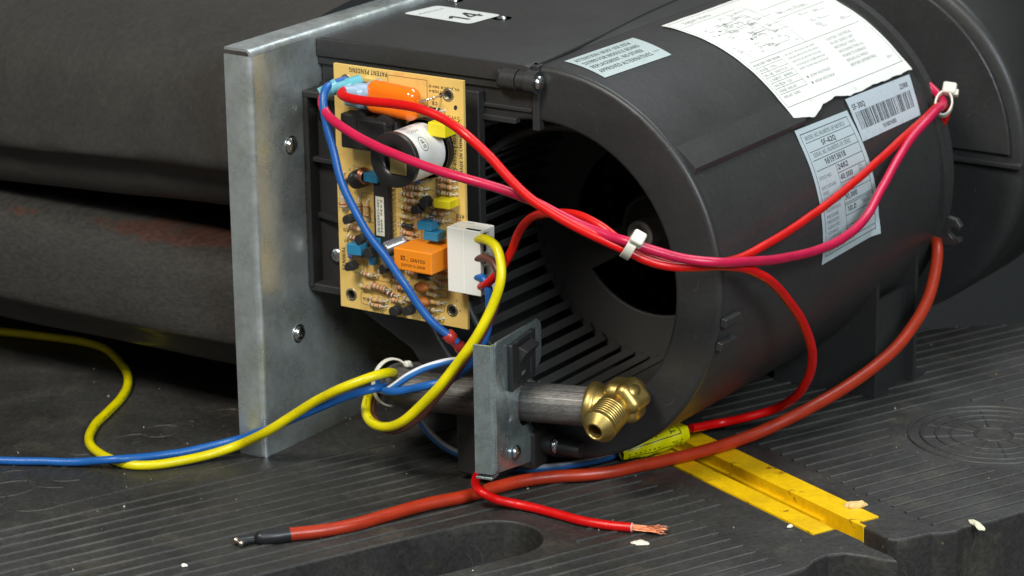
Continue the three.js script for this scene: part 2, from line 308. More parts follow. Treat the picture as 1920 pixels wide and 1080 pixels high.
// blower housing
const CX = 126, CY = 102, RR = 94, Z0 = -53, Z1 = -282;
const lap = (deg) => deg > 35 && deg < 43 ? 2.4 * (43 - deg) / 8 : deg > 34.2 && deg <= 35 ? 2.4 * (deg - 34.2) / 0.8 : 0;
const blower = group('blower_housing', furnace);
{
  function wall(pts, th, z0, z1, nz = 1) {             // closed wall of given thickness on an outline, clockwise
    const n = pts.length, pos = [], idx = [], inner = pts.map((p, i) => {
      const a = pts[Math.max(0, i - 1)], b = pts[Math.min(n - 1, i + 1)], dx = b[0] - a[0], dy = b[1] - a[1], l = Math.hypot(dx, dy) || 1; return [p[0] + dy / l * th, p[1] - dx / l * th];
    });
    for (const row of [[pts, z0], [pts, z1], [inner, z1], [inner, z0]]) for (const [x, y] of row[0]) pos.push(x, y, row[1]);
    for (let r = 0; r < 4; r++) for (let i = 0; i < n - 1; i++) { const a = r * n + i, b = ((r + 1) % 4) * n + i; idx.push(a, a + 1, b, a + 1, b + 1, b); }
    const g = new THREE.BufferGeometry(); g.setAttribute('position', new THREE.Float32BufferAttribute(pos, 3)); g.setIndex(idx); return toCreasedNormals(g, 0.7);
  }
  const arc = []; for (let a = 90; a >= -145; a -= 2.5) { const r = RR; arc.push([CX + r * Math.cos(a * D2R), CY + r * Math.sin(a * D2R)]); }
  const outline = [[0.5, 196], [40, 196], [80, 196], ...arc, [0.5, 72]];
  mesh('scroll_shell', wall(outline, 2.4, Z0 - 2.5, Z1), M.housing, blower, 140);
  const hole = ring(124, 98, 72, 0, 360, 72).slice(0, 72);
  const ringArc = []; for (let a = 90; a >= -145; a -= 2.5) ringArc.push([CX + RR * Math.cos(a * D2R), CY + RR * Math.sin(a * D2R)]);
  mesh('front_ring', [toCreasedNormals(extrude([[0.5, 190], [122, 190], [122, 195.9], ...ringArc, [0.5, 72]], Z0 - 5.2, Z0, 2.4, [hole]), 0.9), lathe([[72, 0], [72.3, 3], [74, 9], [77, 14], [79, 16], [79.6, 15], [75.4, 8.6], [73.6, 3]], 72).rotateX(-Math.PI / 2).translate(124, 98, Z0 - 3)], M.ringPlastic, blower, 120);
  mesh('back_panel', extrude([[0.5, 193], ...ringArc.map(([x, y]) => [CX + (x - CX) * 0.97, CY + (y - CY) * 0.97]), [0.5, 74]], Z1, Z1 + 2.4), M.ringPlastic, blower, 120);
  mesh('rear_rim', wall([...Array(48)].map((_, i) => { const a = (92 - i * 4.6) * D2R; return [CX + 97 * Math.cos(a), CY + 97 * Math.sin(a)]; }), 3.1, Z1 + 3, Z1 - 3), M.housing, blower, 140);
  // throat between plate and scroll: top panel, stepped front lips, seam flange
  mesh('top_panel', toCreasedNormals(extrude([[0.6, 196.1], [0.6, 187.5], [121.5, 187.5], [121.5, 196.1], [118, 197], [4, 197]], Z1 + 2, Z0 + 3, 0.8), 0.8), M.housing, blower, 140);
  mesh('front_lip', [box(0.6, 121, 183.5, 187.4, Z0 - 2, Z0 + 1.6, 0.6)], M.ringPlastic, blower, 120);
  mesh('front_lip', [box(84, 113, 168, 170.8, Z0 - 2, Z0 + 2.6, 0.6), box(84, 121, 174, 176, Z0 - 2, Z0 + 1.2, 0.5)], M.ringPlastic, blower, 120);
  mesh('seam_rib', [box(121.6, 125.4, 166, 196.8, Z0 - 3, Z0 + 1.8, 0.7), tube([[123, 196.4, Z0], [121.5, 196.7, -80], [117, 196.9, -120], [110, 197, -170], [105, 197, -225], [103, 197, Z1]], 1.3, 8, 8)], M.ringPlastic, blower, 120);
  const b = mesh('mount_boss', [cyl(V(108, 189.4, Z0 + 3.5), V(116, 189.4, Z0 + 3.5), 5.1, 5.1, 28), cyl(V(116.4, 189.4, Z0 + 3.5), V(121, 189.4, Z0 + 3.5), 4.6, 4.6, 28), cyl(V(121, 189.4, Z0 + 3.5), V(126.5, 189.2, Z0 + 3.5), 5.4, 5.4, 28), box(104, 110, 185, 194, Z0 - 2, Z0 + 6, 2)], M.ringPlastic, blower, 80);
  screw(blower, V(126.5, 189.2, Z0 + 3.5), V(1, 0, 0), 0.92, 0.2);
  for (const p of [[10.9, 197, -150.6], [54.7, 197, -128]]) mesh('rivet', aim(lathe([[0, 1.2], [1.6, 1.1], [2.3, 0.5], [2.5, 0], [5, 0], [5, -0.2]], 20).scale(1, 1, 1), V(...p), V(0, 1, 0)), M.steel, blower);
  mesh('lap_strip', toCreasedNormals(extrude([...[43.5, 41, 39, 37, 35.4, 34.6, 34.3].map((a) => [CX + (RR - 0.3 + lap(a) + (a > 43 ? 0.3 : 0.2)) * Math.cos(a * D2R), CY + (RR - 0.3 + lap(a) + 0.2) * Math.sin(a * D2R)]), ...[34.3, 39, 43.5].map((a) => [CX + (RR - 1) * Math.cos(a * D2R), CY + (RR - 1) * Math.sin(a * D2R)])], -161, Z0 - 4), 0.5), M.housing, blower, 140);
  // small moulded clips on the front edge of the scroll
  for (const a of [-8, -15]) { const x = CX + 95.5 * Math.cos(a * D2R), y = CY + 95.5 * Math.sin(a * D2R); mesh('retaining_clip', [box(-1.6, 1.6, -2.2, 2.2, -12, 2, 0.8).rotateZ(a * D2R).translate(x, y, Z0 - 3)], M.housing, blower, 60); }
  // feet under the scroll
  const foot = (x0, x1, z) => mesh('foot', [extrude([[x0, 0], [x1, 0], [x1, CY - Math.sqrt(Math.max(0, 93 * 93 - (x1 - CX) ** 2))], ...[0.75, 0.5, 0.25].map((k) => { const x = x0 + (x1 - x0) * k; return [x, CY - Math.sqrt(93 * 93 - (x - CX) ** 2)]; }), [x0, CY - Math.sqrt(93 * 93 - (x0 - CX) ** 2)]], z - 1.4, z + 1.4, 0.4), box(x1 - 12, x1, 0.05, 1.6, z - 14, z - 1.2)], M.ringPlastic, blower, 100);
  foot(152, 210, -229); foot(158, 214, -264);
  mesh('foot', box(206.8, 208.6, 0, 50, -262.6, -230.5), M.ringPlastic, blower, 100);
  // slotted lug at the rear edge
  mesh('slotted_lug', extrude([[214, 82], [222, 83.6], [227, 82.6], [229.4, 79.4], [228.6, 77], [225.4, 78.3], [223.4, 77.4], [223, 74.8], [225, 72.8], [229, 73.2], [229.2, 71], [226, 68.6], [214, 67]], -285, -281, 0.8), M.ringPlastic, blower, 60);
}
// squirrel-cage wheel inside the opening
{
  const w = group('blower_wheel', furnace, 127.5, 96, -150);
  const hole = (c) => { const o = []; for (let i = 0; i <= 14; i++) { const a = (c - 47 + 94 * i / 14) * D2R; o.push([44 * Math.cos(a), 44 * Math.sin(a)]); } for (let i = 14; i >= 0; i--) { const a = (c - 40 + 80 * i / 14) * D2R; o.push([17.5 * Math.cos(a), 17.5 * Math.sin(a)]); } return o; };
  mesh('hub_disc', extrude(ring(0, 0, 69, 0, 360, 72).slice(0, 72), -1.2, 1.2, 0.4, [hole(-97), hole(23), hole(143)]), M.wheel, w);
  mesh('hub', lathe([[0, 18], [3.4, 18], [3.8, 17.4], [3.8, 14], [6.8, 14], [7.4, 13.2], [7.4, 0.5]], 32).rotateX(Math.PI / 2), std({ color: lin(0.62, 0.61, 0.58), metalness: 0.45, roughness: 0.4 }), w);
  mesh('hub_cone', lathe([[7.6, 6], [9.4, 5.6], [12, 3.4], [15.5, 1.3]], 40).rotateX(Math.PI / 2), M.wheel, w);
  for (const z of [74, -66]) mesh('rim', new THREE.TorusGeometry(67, 2.2, 8, 72).translate(0, 0, z), M.wheel, w);
  const bl = new RoundedBoxGeometry(4.3, 1.2, 72, 1, 0.4);
  const g = clean(bl); g.scale(0.001, 0.001, 0.001);
  for (const z of [37, -33]) for (let k = 0; k < 50; k++) {
    const a = k * 7.2 * D2R, m = new THREE.Mesh(g, M.wheel); m.name = 'blade'; m.castShadow = m.receiveShadow = true;
    m.position.set(0.0655 * Math.cos(a), 0.0655 * Math.sin(a), z / 1000); m.rotation.z = a + 1.15; w.add(m);
  }
}
// rear combustion-air housing behind the blower
{
  const r = group('rear_housing', furnace);
  mesh('casing', lathe([[0, 0], [70, 0], [90, 0.5], [96, 1.5], [98.6, 3.6], [99.5, 7], [99.5, 70], [0, 70]], 96).rotateX(-Math.PI / 2).translate(135, 99, -345), M.ringPlastic, r, 120);
  mesh('face_panel', extrude([...ring(135, 99, 92, 2, 178, 40)], -345.2, -342.6, 0.8), M.housing, r, 120);
  mesh('seam_ledge', box(60, 234, 95.5, 98.4, -346, -341.2, 0.8), M.housing, r, 120);
  mesh('motor_body', cyl(V(128, 99, -284), V(128, 99, -344), 34, 34, 40), M.black, r, 100);
}
// stickers
function patch(tl, tr, br, bl, lift = () => 0, nu = 26, nv = 36, torn = () => 1) { // corners as [angle in degrees, z] on the scroll
  const pos = [], uv = [], idx = [];
  for (let j = 0; j <= nv; j++) for (let i = 0; i <= nu; i++) {
    const u = i / nu, v = j / nv * torn(i / nu), a = (tl[0] * (1 - u) + tr[0] * u) * (1 - v) + (bl[0] * (1 - u) + br[0] * u) * v, z = (tl[1] * (1 - u) + tr[1] * u) * (1 - v) + (bl[1] * (1 - u) + br[1] * u) * v;
    const l = a > 45 ? 0 : a > 30 ? 0.9 * Math.max(0, 1 - Math.abs(a - 37) / 7) : 0;
    const r = RR + l + 0.3 + lift(u, v);
    pos.push(CX + r * Math.cos(a * D2R), CY + r * Math.sin(a * D2R), z); uv.push(u, 1 - v);
  }
  for (let j = 0; j < nv; j++) for (let i = 0; i < nu; i++) { const a = j * (nu + 1) + i; idx.push(a, a + nu + 1, a + 1, a + 1, a + nu + 1, a + nu + 2); }
  const g = new THREE.BufferGeometry(); g.setAttribute('position', new THREE.Float32BufferAttribute(pos, 3)); g.setAttribute('uv', new THREE.Float32BufferAttribute(uv, 2)); g.setIndex(idx); g.computeVertexNormals(); return g;
}
const SANS = 'sans-serif';
function paper(c, x, w, h, dirt = 0.5) { const k = seed; seed = 99 + w; c.fillStyle = x; c.fillRect(0, 0, w, h); for (let i = 0; i < 260 * dirt; i++) { c.fillStyle = `rgba(${rnd() < 0.5 ? '90,85,70' : '255,255,255'},${0.03 + 0.08 * rnd()})`; const r = 1 + 16 * rnd() ** 3; c.beginPath(); c.ellipse(rnd() * w, rnd() * h, r, r * (0.4 + rnd()), rnd() * 3, 0, 7); c.fill(); } seed = k; }
function fit(c, s, x, y, w, px, bold = '') { c.font = `${bold} ${px}px ${SANS}`; const m = c.measureText(s).width; c.save(); c.translate(x, y); c.scale(w / m, 1); c.fillText(s, 0, 0); c.restore(); }
const sticker = (name, geo, c, label, rough = 0.32) => { const m = mesh(name, geo, std({ map: ctex(c), roughness: rough }), furnace); m.userData.label = label; return m; };
{
  const [c, x] = canvas(640, 270); paper(x, '#b4c2c1', 640, 270); x.fillStyle = '#2a3236';
  fit(x, 'ATTENTION: MUST USE KIT#', 36, 62, 510, 44, 'bold'); fit(x, '521099 FOR MODULE BOARD', 36, 116, 520, 44, 'bold'); fit(x, 'REPLACEMENT. NO OTHER', 36, 170, 480, 44, 'bold'); fit(x, 'APPROVED ALTERNATIVES.', 36, 224, 505, 44, 'bold'); fit(x, '520920', 556, 206, 58, 20);
  sticker('warning_sticker', patch([88, -66.9], [87.1, -125], [72.1, -119.8], [73, -62.9]), c, 'pale grey sticker with four lines of warning text');
}
{
  const W = 1400, H = 960, [c, x] = canvas(W, H); paper(x, '#e7e7e1', W, H, 0.9); x.strokeStyle = x.fillStyle = '#3b3d3e'; x.lineWidth = 3;
  const ln = (...p) => { x.beginPath(); x.moveTo(p[0], p[1]); for (let i = 2; i < p.length; i += 2) x.lineTo(p[i], p[i + 1]); x.stroke(); };
  x.strokeRect(24, 24, W - 48, H - 90);
  seed = 404;
  fit(x, 'Diagram  Schema', 120, 86, 300, 44); ln(50, 110, 640, 110); ln(700, 110, 700, 560); ln(50, 560, W - 60, 560); ln(760, 210, W - 80, 210); ln(760, 330, W - 80, 330);
  x.lineWidth = 2.4;
  for (let k = 0; k < 30; k++) { const a = 80 + rnd() * 540, b = 150 + rnd() * 360, l = 30 + rnd() * 150, m = 20 + rnd() * 90; ln(a, b, a + l, b, a + l, b + m); if (rnd() < 0.5) x.strokeRect(a - 8, b - 14, 26 + 20 * rnd(), 22); else { x.beginPath(); x.arc(a, b, 5 + rnd() * 9, 0, 7); rnd() < 0.4 ? x.fill() : x.stroke(); } }
  x.font = `17px ${SANS}`; const words = ['RED', 'BLUE', 'LIMIT', 'MOTOR', 'FAN', 'RELAY', 'GND', 'VALVE', '12V', 'BRN', 'SWITCH', 'YEL'];
  for (let k = 0; k < 34; k++) x.fillText(words[Math.floor(rnd() * words.length)], 70 + rnd() * 570, 150 + rnd() * 390);
  for (let k = 0; k < 12; k++) { const a = 760 + rnd() * 480, b = 240 + rnd() * 280; ln(a, b, a + 60 + rnd() * 90, b); x.fillText(words[Math.floor(rnd() * words.length)], a, b - 6); }
  fit(x, 'COLOR CODE / CODE COULEUR', 50, 596, 300, 22, 'bold');
  for (let r = 0; r < 6; r++) { ln(50, 610 + r * 40, 350, 610 + r * 40); fit(x, words[r] + '  ' + words[11 - r], 62, 640 + r * 40, 180 + rnd() * 80, 22); } ln(130, 610, 130, 812); ln(50, 610, 50, 812); ln(350, 610, 350, 812);
  const para = (px, py, n, w, s) => { for (let k = 0; k < n; k++) { let t = ''; while (t.length < 34) t += words[Math.floor(rnd() * words.length)].toLowerCase() + ' '; fit(x, t, px, py + k * (s + 9), w * (0.75 + 0.25 * rnd()), s); } };
  para(400, 600, 5, 400, 20); x.beginPath(); x.arc(410, 770, 8, 0, 7); x.fill(); fit(x, 'LOW VOLTAGE', 440, 778, 230, 22); x.beginPath(); x.arc(410, 812, 8, 0, 7); x.fill(); fit(x, 'HIGH VOLTAGE', 440, 820, 230, 22);
  x.font = `24px ${SANS}`; const cap = ['CAUTION - ELECTRICAL', 'DO NOT SERVICE UNIT', 'WITHOUT FIRST', 'DISCONNECTING ALL', 'POWER TO FURNACE', 'REPLACE ALL PANELS', 'BEFORE OPERATING']; cap.forEach((s, k) => fit(x, s, 880, 606 + k * 34, 300 - (k % 3) * 24, 26));
  fit(x, 'REV 1', 1270, 845, 70, 20);
  x.clearRect(0, 0, 1, 1);
  sticker('wiring_diagram_sticker', patch([87.6, -152.5], [87.5, -271], [36.6, -274.5], [37.4, -153], (u, v) => 0.5 * Math.max(0, v - 0.9) * 10 * (0.6 + 0.4 * Math.sin(u * 9)) + 0.6 * Math.max(0, u - 0.93) * 10 + 0.5 * fractal(u * 0.5, v * 0.5, 12, 3, 151), 70, 60, (u) => 1 + (u < 0.42 ? 0.035 * Math.sin(u * 14) * (0.4 + vnoise(u * 22, 3, 32, 5)) : 0.012 * (vnoise(u * 30, 5, 32, 6) - 0.5))), c, 'large white wiring diagram sticker with wrinkled lower edge', 0.4);
}
{
  const W = 700, H = 240, [c, x] = canvas(W, H); paper(x, '#b9c4cb', W, H, 0.4); x.fillStyle = '#23262a';
  fit(x, 'SF-30Q', 26, 70, 140, 42, 'bold'); fit(x, '2388', 560, 62, 92, 40, 'bold'); seed = 55;
  for (let p = 34; p < 660;) { const w = [4, 4, 8, 12][Math.floor(rnd() * 4)]; x.fillRect(p, 84, w, 98); p += w + [5, 5, 9, 13][Math.floor(rnd() * 4)]; }
  fit(x, '161801690', 260, 220, 160, 34, 'bold');
  sticker('barcode_sticker', patch([36.4, -203.9], [35.6, -271.5], [22.9, -265.7], [23, -203.3]), c, 'pale barcode sticker below the wiring diagram');
}
{
  const W = 560, H = 700, [c, x] = canvas(W, H); paper(x, '#b6c4c8', W, H, 0.4); x.strokeStyle = x.fillStyle = '#262b30'; x.lineWidth = 4;
  x.strokeRect(30, 30, W - 64, H - 66); const hl = (y, a = 30, b = W - 34) => { x.beginPath(); x.moveTo(a, y); x.lineTo(b, y); x.stroke(); };
  const T = (s, px, py, w, z, bd = 'bold') => fit(x, s, px, py, w, z, bd); x.lineWidth = 3;
  T('MODEL NO./NUMÉRO DE MODÈLE', 60, 68, 420, 30, ''); hl(80, 50); T('SF-42Q', 190, 118, 150, 40); hl(130, 50); T('SERIAL NO./NUMÉRO DE SÉRIE', 70, 162, 390, 30, ''); hl(176, 50); T('161913618', 150, 216, 220, 42); hl(230, 50);
  T('2482', 250, 268, 110, 40); hl(282, 240); T('STOCK NO.', 50, 280, 130, 26, ''); T('40,000', 250, 322, 130, 40); x.beginPath(); x.arc(462, 308, 18, 0, 7); x.stroke(); T('a', 455, 317, 14, 24); hl(336, 240);
  T('INPUT BTU/HR.', 50, 330, 150, 24, ''); T('DEBIT', 50, 358, 64, 24, ''); T('CALORIFIQUE', 50, 386, 150, 24, ''); T('10.0', 250, 376, 90, 40); T('"W.C.', 400, 366, 90, 36, ''); hl(392, 240);
  T('OUTPUT BTU/HR.', 50, 418, 165, 24, ''); T('CALORIFIQUE', 50, 446, 150, 24, ''); T('30,000', 250, 430, 130, 40); hl(446, 240);
  T('PRESSURE', 50, 478, 120, 24, ''); T('PRESSION', 50, 506, 120, 24, ''); T('TUBULURE', 50, 534, 120, 24, ''); T('10.0', 260, 496, 90, 40); T('"W.C.', 400, 490, 90, 36, ''); x.strokeRect(240, 456, W - 274, 54); hl(566, 240); x.strokeRect(240, 580, W - 274, 54);
  T('TYPE OF GAS', 50, 626, 150, 24, ''); T('ESPECE DE GAZ', 50, 652, 170, 24, ''); T('LP', 254, 622, 44, 36); x.beginPath(); x.moveTo(240, 230); x.lineTo(240, 640); x.stroke();
  T('VIDANGE', 50, 562, 110, 24, ''); T('CLEARANCE', 50, 588, 130, 24, '');
  sticker('rating_sticker', patch([34, -148.9], [33.3, -200.9], [-5.3, -207.1], [-6.4, -149.5], (u, v) => 9 * Math.max(0, u + v - 1.86) ** 1 + 0.5 * Math.max(0, u - 0.9) * 10 * v), c, 'tall pale rating sticker with ruled boxes and a curled corner');
}
{
  const W = 460, H = 300, [c, x] = canvas(W, H); paper(x, '#d9dcda', W, H, 0.3); x.fillStyle = '#1d2022';
  x.save(); x.translate(385, 262); x.rotate(-Math.PI / 2); fit(x, '14', 0, 0, 215, 190, 'bold'); x.restore();
  x.save(); x.translate(92, 265); x.rotate(-Math.PI / 2); x.fillStyle = '#555'; fit(x, 'INSPECTED BY', 0, 0, 220, 26, 'bold'); x.restore();
  const P = [[7.2, -112.1], [11.3, -136.1], [51.5, -133], [49.3, -107.9]];
  const mixp = (u, v) => [0, 1].map((k) => (P[0][k] * (1 - u) + P[3][k] * u) * (1 - v) + (P[1][k] * (1 - u) + P[2][k] * u) * v);
  const s = new THREE.Shape(), rr = 0.09; s.moveTo(rr, 0); s.lineTo(1 - rr, 0); s.quadraticCurveTo(1, 0, 1, rr * 1.5); s.lineTo(1, 1 - rr * 1.5); s.quadraticCurveTo(1, 1, 1 - rr, 1); s.lineTo(rr, 1); s.quadraticCurveTo(0, 1, 0, 1 - rr * 1.5); s.lineTo(0, rr * 1.5); s.quadraticCurveTo(0, 0, rr, 0);
  const g = new THREE.ShapeGeometry(s, 6), p = g.attributes.position; g.setAttribute('uv', new THREE.BufferAttribute(new Float32Array(p.array.length / 3 * 2), 2));
  for (let i = 0; i < p.count; i++) { const u = p.getX(i), v = p.getY(i), q = mixp(u, v); g.attributes.uv.setXY(i, u, v); p.setXYZ(i, q[0], 197.3, q[1]); }
  g.computeVertexNormals();
  sticker('number_sticker', g, c, 'white rounded sticker numbered 14');
}

// plastic bracket that carries the circuit board
{
  const h = group('board_holder', furnace);
  mesh('frame', [box(0.4, 24, 74, 173, -52, -46, 0.8), box(0.4, 3.2, 76, 173, -48, -38.2, 0.8), box(0.4, 26, 170, 173.4, -48, -38, 0.8), box(0.4, 30, 74, 78, -48, -39, 0.8), box(21.5, 25, 76, 172, -48, -36, 0.8), box(25, 95, 80, 182, -52.5, -47, 0.8)], M.black, h, 80);
  mesh('gusset', extrude([[2, 0], [23, 0], [23, 9], [2, 4]], -1.2, 1.2, 0.3).rotateX(Math.PI / 2).translate(0, 111, -48), M.black, h, 80);
  mesh('gusset', box(2, 23, 138, 140.4, -48, -41, 0.5), M.black, h, 80);
  for (const [x, y] of [[12, 176], [30, 176]]) mesh('post', cyl(V(x, y, -52), V(x, y, -40), 3, 3, 20), M.black, h, 80);
  screw(h, V(8, 160, -45.8), V(0, 0, 1), 1.0, 0.3); screw(h, V(12.6, 92, -45.8), V(0, 0, 1), 1.05, 0.6);
}

// ---------------------------------------------------------------- circuit board
const BW = 73, BH = 118.5, pcb = group('circuit_board', furnace, 23.3, 71.5, -33);
pcb.userData.label = 'yellow tan circuit board crowded with small parts';
{
  const [c, x] = canvas(BW * 14, BH * 14), K = 14, X = (u) => u * K, Y = (v) => (BH - v) * K;
  x.fillStyle = '#e2be6c'; x.fillRect(0, 0, BW * K, BH * K); seed = 17;
  for (let i = 0; i < 500; i++) { x.fillStyle = `rgba(${rnd() < 0.5 ? '150,105,40' : '240,205,130'},${0.04 + 0.07 * rnd()})`; const r = 3 + 50 * rnd() ** 3; x.beginPath(); x.ellipse(rnd() * BW * K, rnd() * BH * K, r, r * 0.6, rnd() * 3, 0, 7); x.fill(); }
  for (let i = 0; i < 700; i++) { x.fillStyle = `rgba(70,45,15,${0.2 * rnd()})`; x.fillRect(rnd() * BW * K, rnd() * BH * K, 2, 2); }
  x.strokeStyle = '#3a2a16'; x.fillStyle = '#33241a'; x.lineWidth = 3.2;
  const up = (s, u, v, w, px, f = 'bold') => { x.save(); x.translate(X(u + w), Y(v)); x.rotate(Math.PI); fit(x, s, 0, 0, w * K, px, f); x.restore(); };       // the board hangs upside down
  const side = (s, u, v, w, px) => { x.save(); x.translate(X(u), Y(v)); x.rotate(-Math.PI / 2); fit(x, s, 0, 0, w * K, px, 'bold'); x.restore(); };
  up('PATENT PENDING', 8.8, 117.6, 22, 42); x.strokeRect(X(31), Y(116.5), X(22), X(12));
  up('UL JR&CH 94V-0', 54, 114.6, 17, 24); up('E59670 3QB-4', 54, 112.4, 13, 24); up('SW3', 64, 101.4, 7, 46, ''); up('C9', 68.5, 96, 3.4, 34); up('C8', 55.5, 107, 3.2, 34);
  x.strokeRect(X(60), Y(95), X(11), X(8)); up('1', 56, 109, 1, 30);
  side('35-655921-003', 68.5, 74, 19, 36); side('MADE IN CHINA', 72, 74, 19, 32); side('FENWAL', 3.6, 18, 12, 40);
  up('R17', 68, 51.3, 4.4, 30); up('R12', 68, 55, 4.4, 30); up('R9', 36.5, 54, 3.6, 30); up('C14', 62.5, 44, 3.8, 30); up('R3', 31, 27, 4, 30); up('R4', 13, 6.4, 4, 30); up('C8', 33, 13.6, 4, 32); up('Q1', 45.5, 2.6, 3.5, 30); up('P1', 70, 18.2, 2.4, 30); up('R5', 2.6, 39, 3.8, 32); up('Q7', 3, 33.5, 3, 26); up('D3', 27, 34, 3, 26);
  for (const [u, v, w, h] of [[5, 30, 9, 12], [10, 62, 10, 8], [14, 44, 9, 14], [30, 10, 9, 6], [48, 20.5, 14, 4], [47, 13.5, 15, 3.6], [48, 6, 12, 3.8], [36, 39, 12, 12], [38, 52, 12, 14], [57, 62, 12, 11], [56, 50, 12, 6], [12, 3, 14, 6], [20, 30, 12, 9], [16, 16, 14, 8]]) { x.beginPath(); x.roundRect ? x.roundRect(X(u), Y(v + h), X(w), X(h), 20) : x.rect(X(u), Y(v + h), X(w), X(h)); x.stroke(); }
  for (const [u, v, r] of [[9.2, 45.2, 4.2], [9.9, 22.2, 4.4], [16.5, 36.3, 4], [54, 60, 4.6], [67, 74, 3]]) { x.beginPath(); x.arc(X(u), Y(v), X(r), 0, 7); x.stroke(); }
  x.fillStyle = '#1f2233'; for (const [u, v] of [[68.6, 105.5], [60.5, 110.4]]) { x.beginPath(); x.ellipse(X(u), Y(v), 13, 17, 0.3, 0, 7); x.fill(); }
  x.strokeStyle = 'rgba(196,60,36,0.75)'; x.lineWidth = 4; for (const [u, v, w] of [[66, 52.5, 5], [33, 11, 6], [31, 8, 4], [22, 9.8, 8], [62, 49, 6]]) { x.beginPath(); x.moveTo(X(u), Y(v)); x.lineTo(X(u + w), Y(v) + 4); x.stroke(); }
  x.beginPath(); x.moveTo(X(32), Y(15)); x.lineTo(X(32), Y(8)); x.stroke(); x.beginPath(); x.arc(X(31), Y(9.6), 20, 0, 7); x.stroke();
  seed = 23; x.fillStyle = '#b9b2a2'; x.strokeStyle = '#5a4a30'; x.lineWidth = 2;
  for (let i = 0; i < 90; i++) { const u = 5 + rnd() * 64, v = 3 + rnd() * 70; x.beginPath(); x.arc(X(u), Y(v), 7, 0, 7); x.fill(); x.stroke(); }
  const eye = (u, v) => ring(u, v, 2.5, 0, 360, 24).slice(0, 24), eyes = [[64.6, 111], [64.5, 8], [6.3, 6.6], [7, 111]];
  const g = extrude([[0, 0], [BW, 0], [BW, BH], [0, BH]], -1.6, 0, 0, eyes.map(([u, v]) => eye(u, v))), uv = g.attributes.uv;
  for (let i = 0; i < uv.count; i++) uv.setXY(i, g.attributes.position.getX(i) / BW, g.attributes.position.getY(i) / BH);
  mesh('board_panel', g, std({ map: ctex(c), roughness: 0.42 }), pcb);
  for (const [u, v] of eyes) mesh('eyelet', lathe([[2.0, -1.8], [2.0, 0.2], [2.3, 0.45], [3.0, 0.3], [3.2, 0.05]], 28).rotateX(Math.PI / 2).translate(u, v, 0), std({ color: lin(0.36, 0.32, 0.2), metalness: 0.9, roughness: 0.4 }), pcb);

  const vc = std({ vertexColors: true, roughness: 0.34 }), lead = [0.55, 0.54, 0.5];
  const bandCol = { r: [0.5, 0.06, 0.04], o: [0.7, 0.2, 0.03], k: [0.02, 0.02, 0.02], n: [0.16, 0.07, 0.03], y: [0.7, 0.55, 0.05], g: [0.45, 0.36, 0.14], b: [0.06, 0.1, 0.4], v: [0.2, 0.08, 0.3], w: [0.7, 0.68, 0.62] };
  function resistor(u, v, L, r, bands, turn = 0, body = [0.52, 0.37, 0.2], w = 1.9) {
    const list = [tint(lathe([[0, -L / 2], [r * 0.7, -L / 2], [r, -L / 2 + 0.5], [r, -L / 2 + 1.2], [r * 0.8, -L / 2 + 1.7], [r * 0.8, L / 2 - 1.7], [r, L / 2 - 1.2], [r, L / 2 - 0.5], [r * 0.7, L / 2], [0, L / 2]], 14), ...body)];
    [...bands].forEach((b, i) => { const p = -L / 2 + L * (0.13 + 0.74 * i / (bands.length - 1)), e = i === 0 || i === bands.length - 1; list.push(tint(new THREE.CylinderGeometry(r * (e ? 1.03 : 0.84), r * (e ? 1.03 : 0.84), 0.55, 14, 1, true).translate(0, p, 0), ...bandCol[b])); });
    for (const s of [-1, 1]) list.push(tint(tube([V(0, s * L / 2, 0), V(0, s * (L / 2 + 0.9), 0), V(0, s * (L / 2 + 1.5), -0.5), V(0, s * (L / 2 + 1.6), -w)], 0.32, 3, 6), ...lead), tint(new THREE.SphereGeometry(0.75, 8, 6).scale(1, 1, 0.6).translate(0, s * (L / 2 + 1.6), -w), ...lead));
    const g = join(list); g.rotateZ(-Math.PI / 2 + turn); g.translate(u, v, w); mesh('resistor', g, vc, pcb);
  }
  const Rs = [[63.8, 71.1, 'rrno'], [63.7, 68, 'oono'], [63.6, 64.7, 'kgkk'], [58.6, 54.6, 'kwko'], [59.1, 51.1, 'vbbk'], [42.3, 65.1, 'nkrg'], [42.2, 61.2, 'nkog'], [43, 58.3, 'yvrg'], [41.1, 54.7, 'ykrg'], [41, 50.3, 'ywyg'], [41.7, 42.6, 'rror'], [41, 39.9, 'nyog'], [57.1, 42.8, 'nkrg'], [55.2, 39.4, 'ynyg'], [17.9, 18.7, 'nrwg'], [22.8, 6.8, 'ryrg'], [22, 4.1, 'nrgr'], [37.8, 15.2, 'rrwr'], [54, 18.3, 'nkog'], [53.9, 14.6, 'kggg'], [42.2, 9.9, 'ngng'], [55.9, 11, 'nyog'], [52.8, 7.2, 'nnkg'], [54.8, 3.3, 'kgkg'], [34.9, 18.7, 'rkgk'], [10.9, 40.5, 'rrog'], [63.5, 61.6, 'rnog']];
  Rs.push([28, 21.4, 'nkrg'], [46, 27, 'yvog'], [61.5, 25, 'rrng'], [61.5, 21.4, 'nbog'], [34.5, 8.4, 'orng'], [62, 58, 'gkbo'], [50.5, 52.6, 'nkyg'], [46.5, 62, 'rvog'], [47.5, 65, 'nkng'], [16.5, 12.4, 'ygrg'], [10.5, 35.6, 'nkrg'], [44, 23.4, 'brog'], [12, 26.4, 'krog']);
  for (const [u, v, b] of Rs) resistor(u, v, 6.3, 1.25, b, (rnd() - 0.5) * 0.1);
  resistor(24, 13.4, 8, 1.7, 'rrnr', -0.12); resistor(4.6, 57.3, 15, 2.1, 'rwkn', Math.PI / 2, [0.58, 0.44, 0.26]); resistor(13.6, 50.8, 6.3, 1.2, 'nrng', Math.PI / 2); resistor(18.2, 50, 6.3, 1.2, 'nogr', Math.PI / 2);
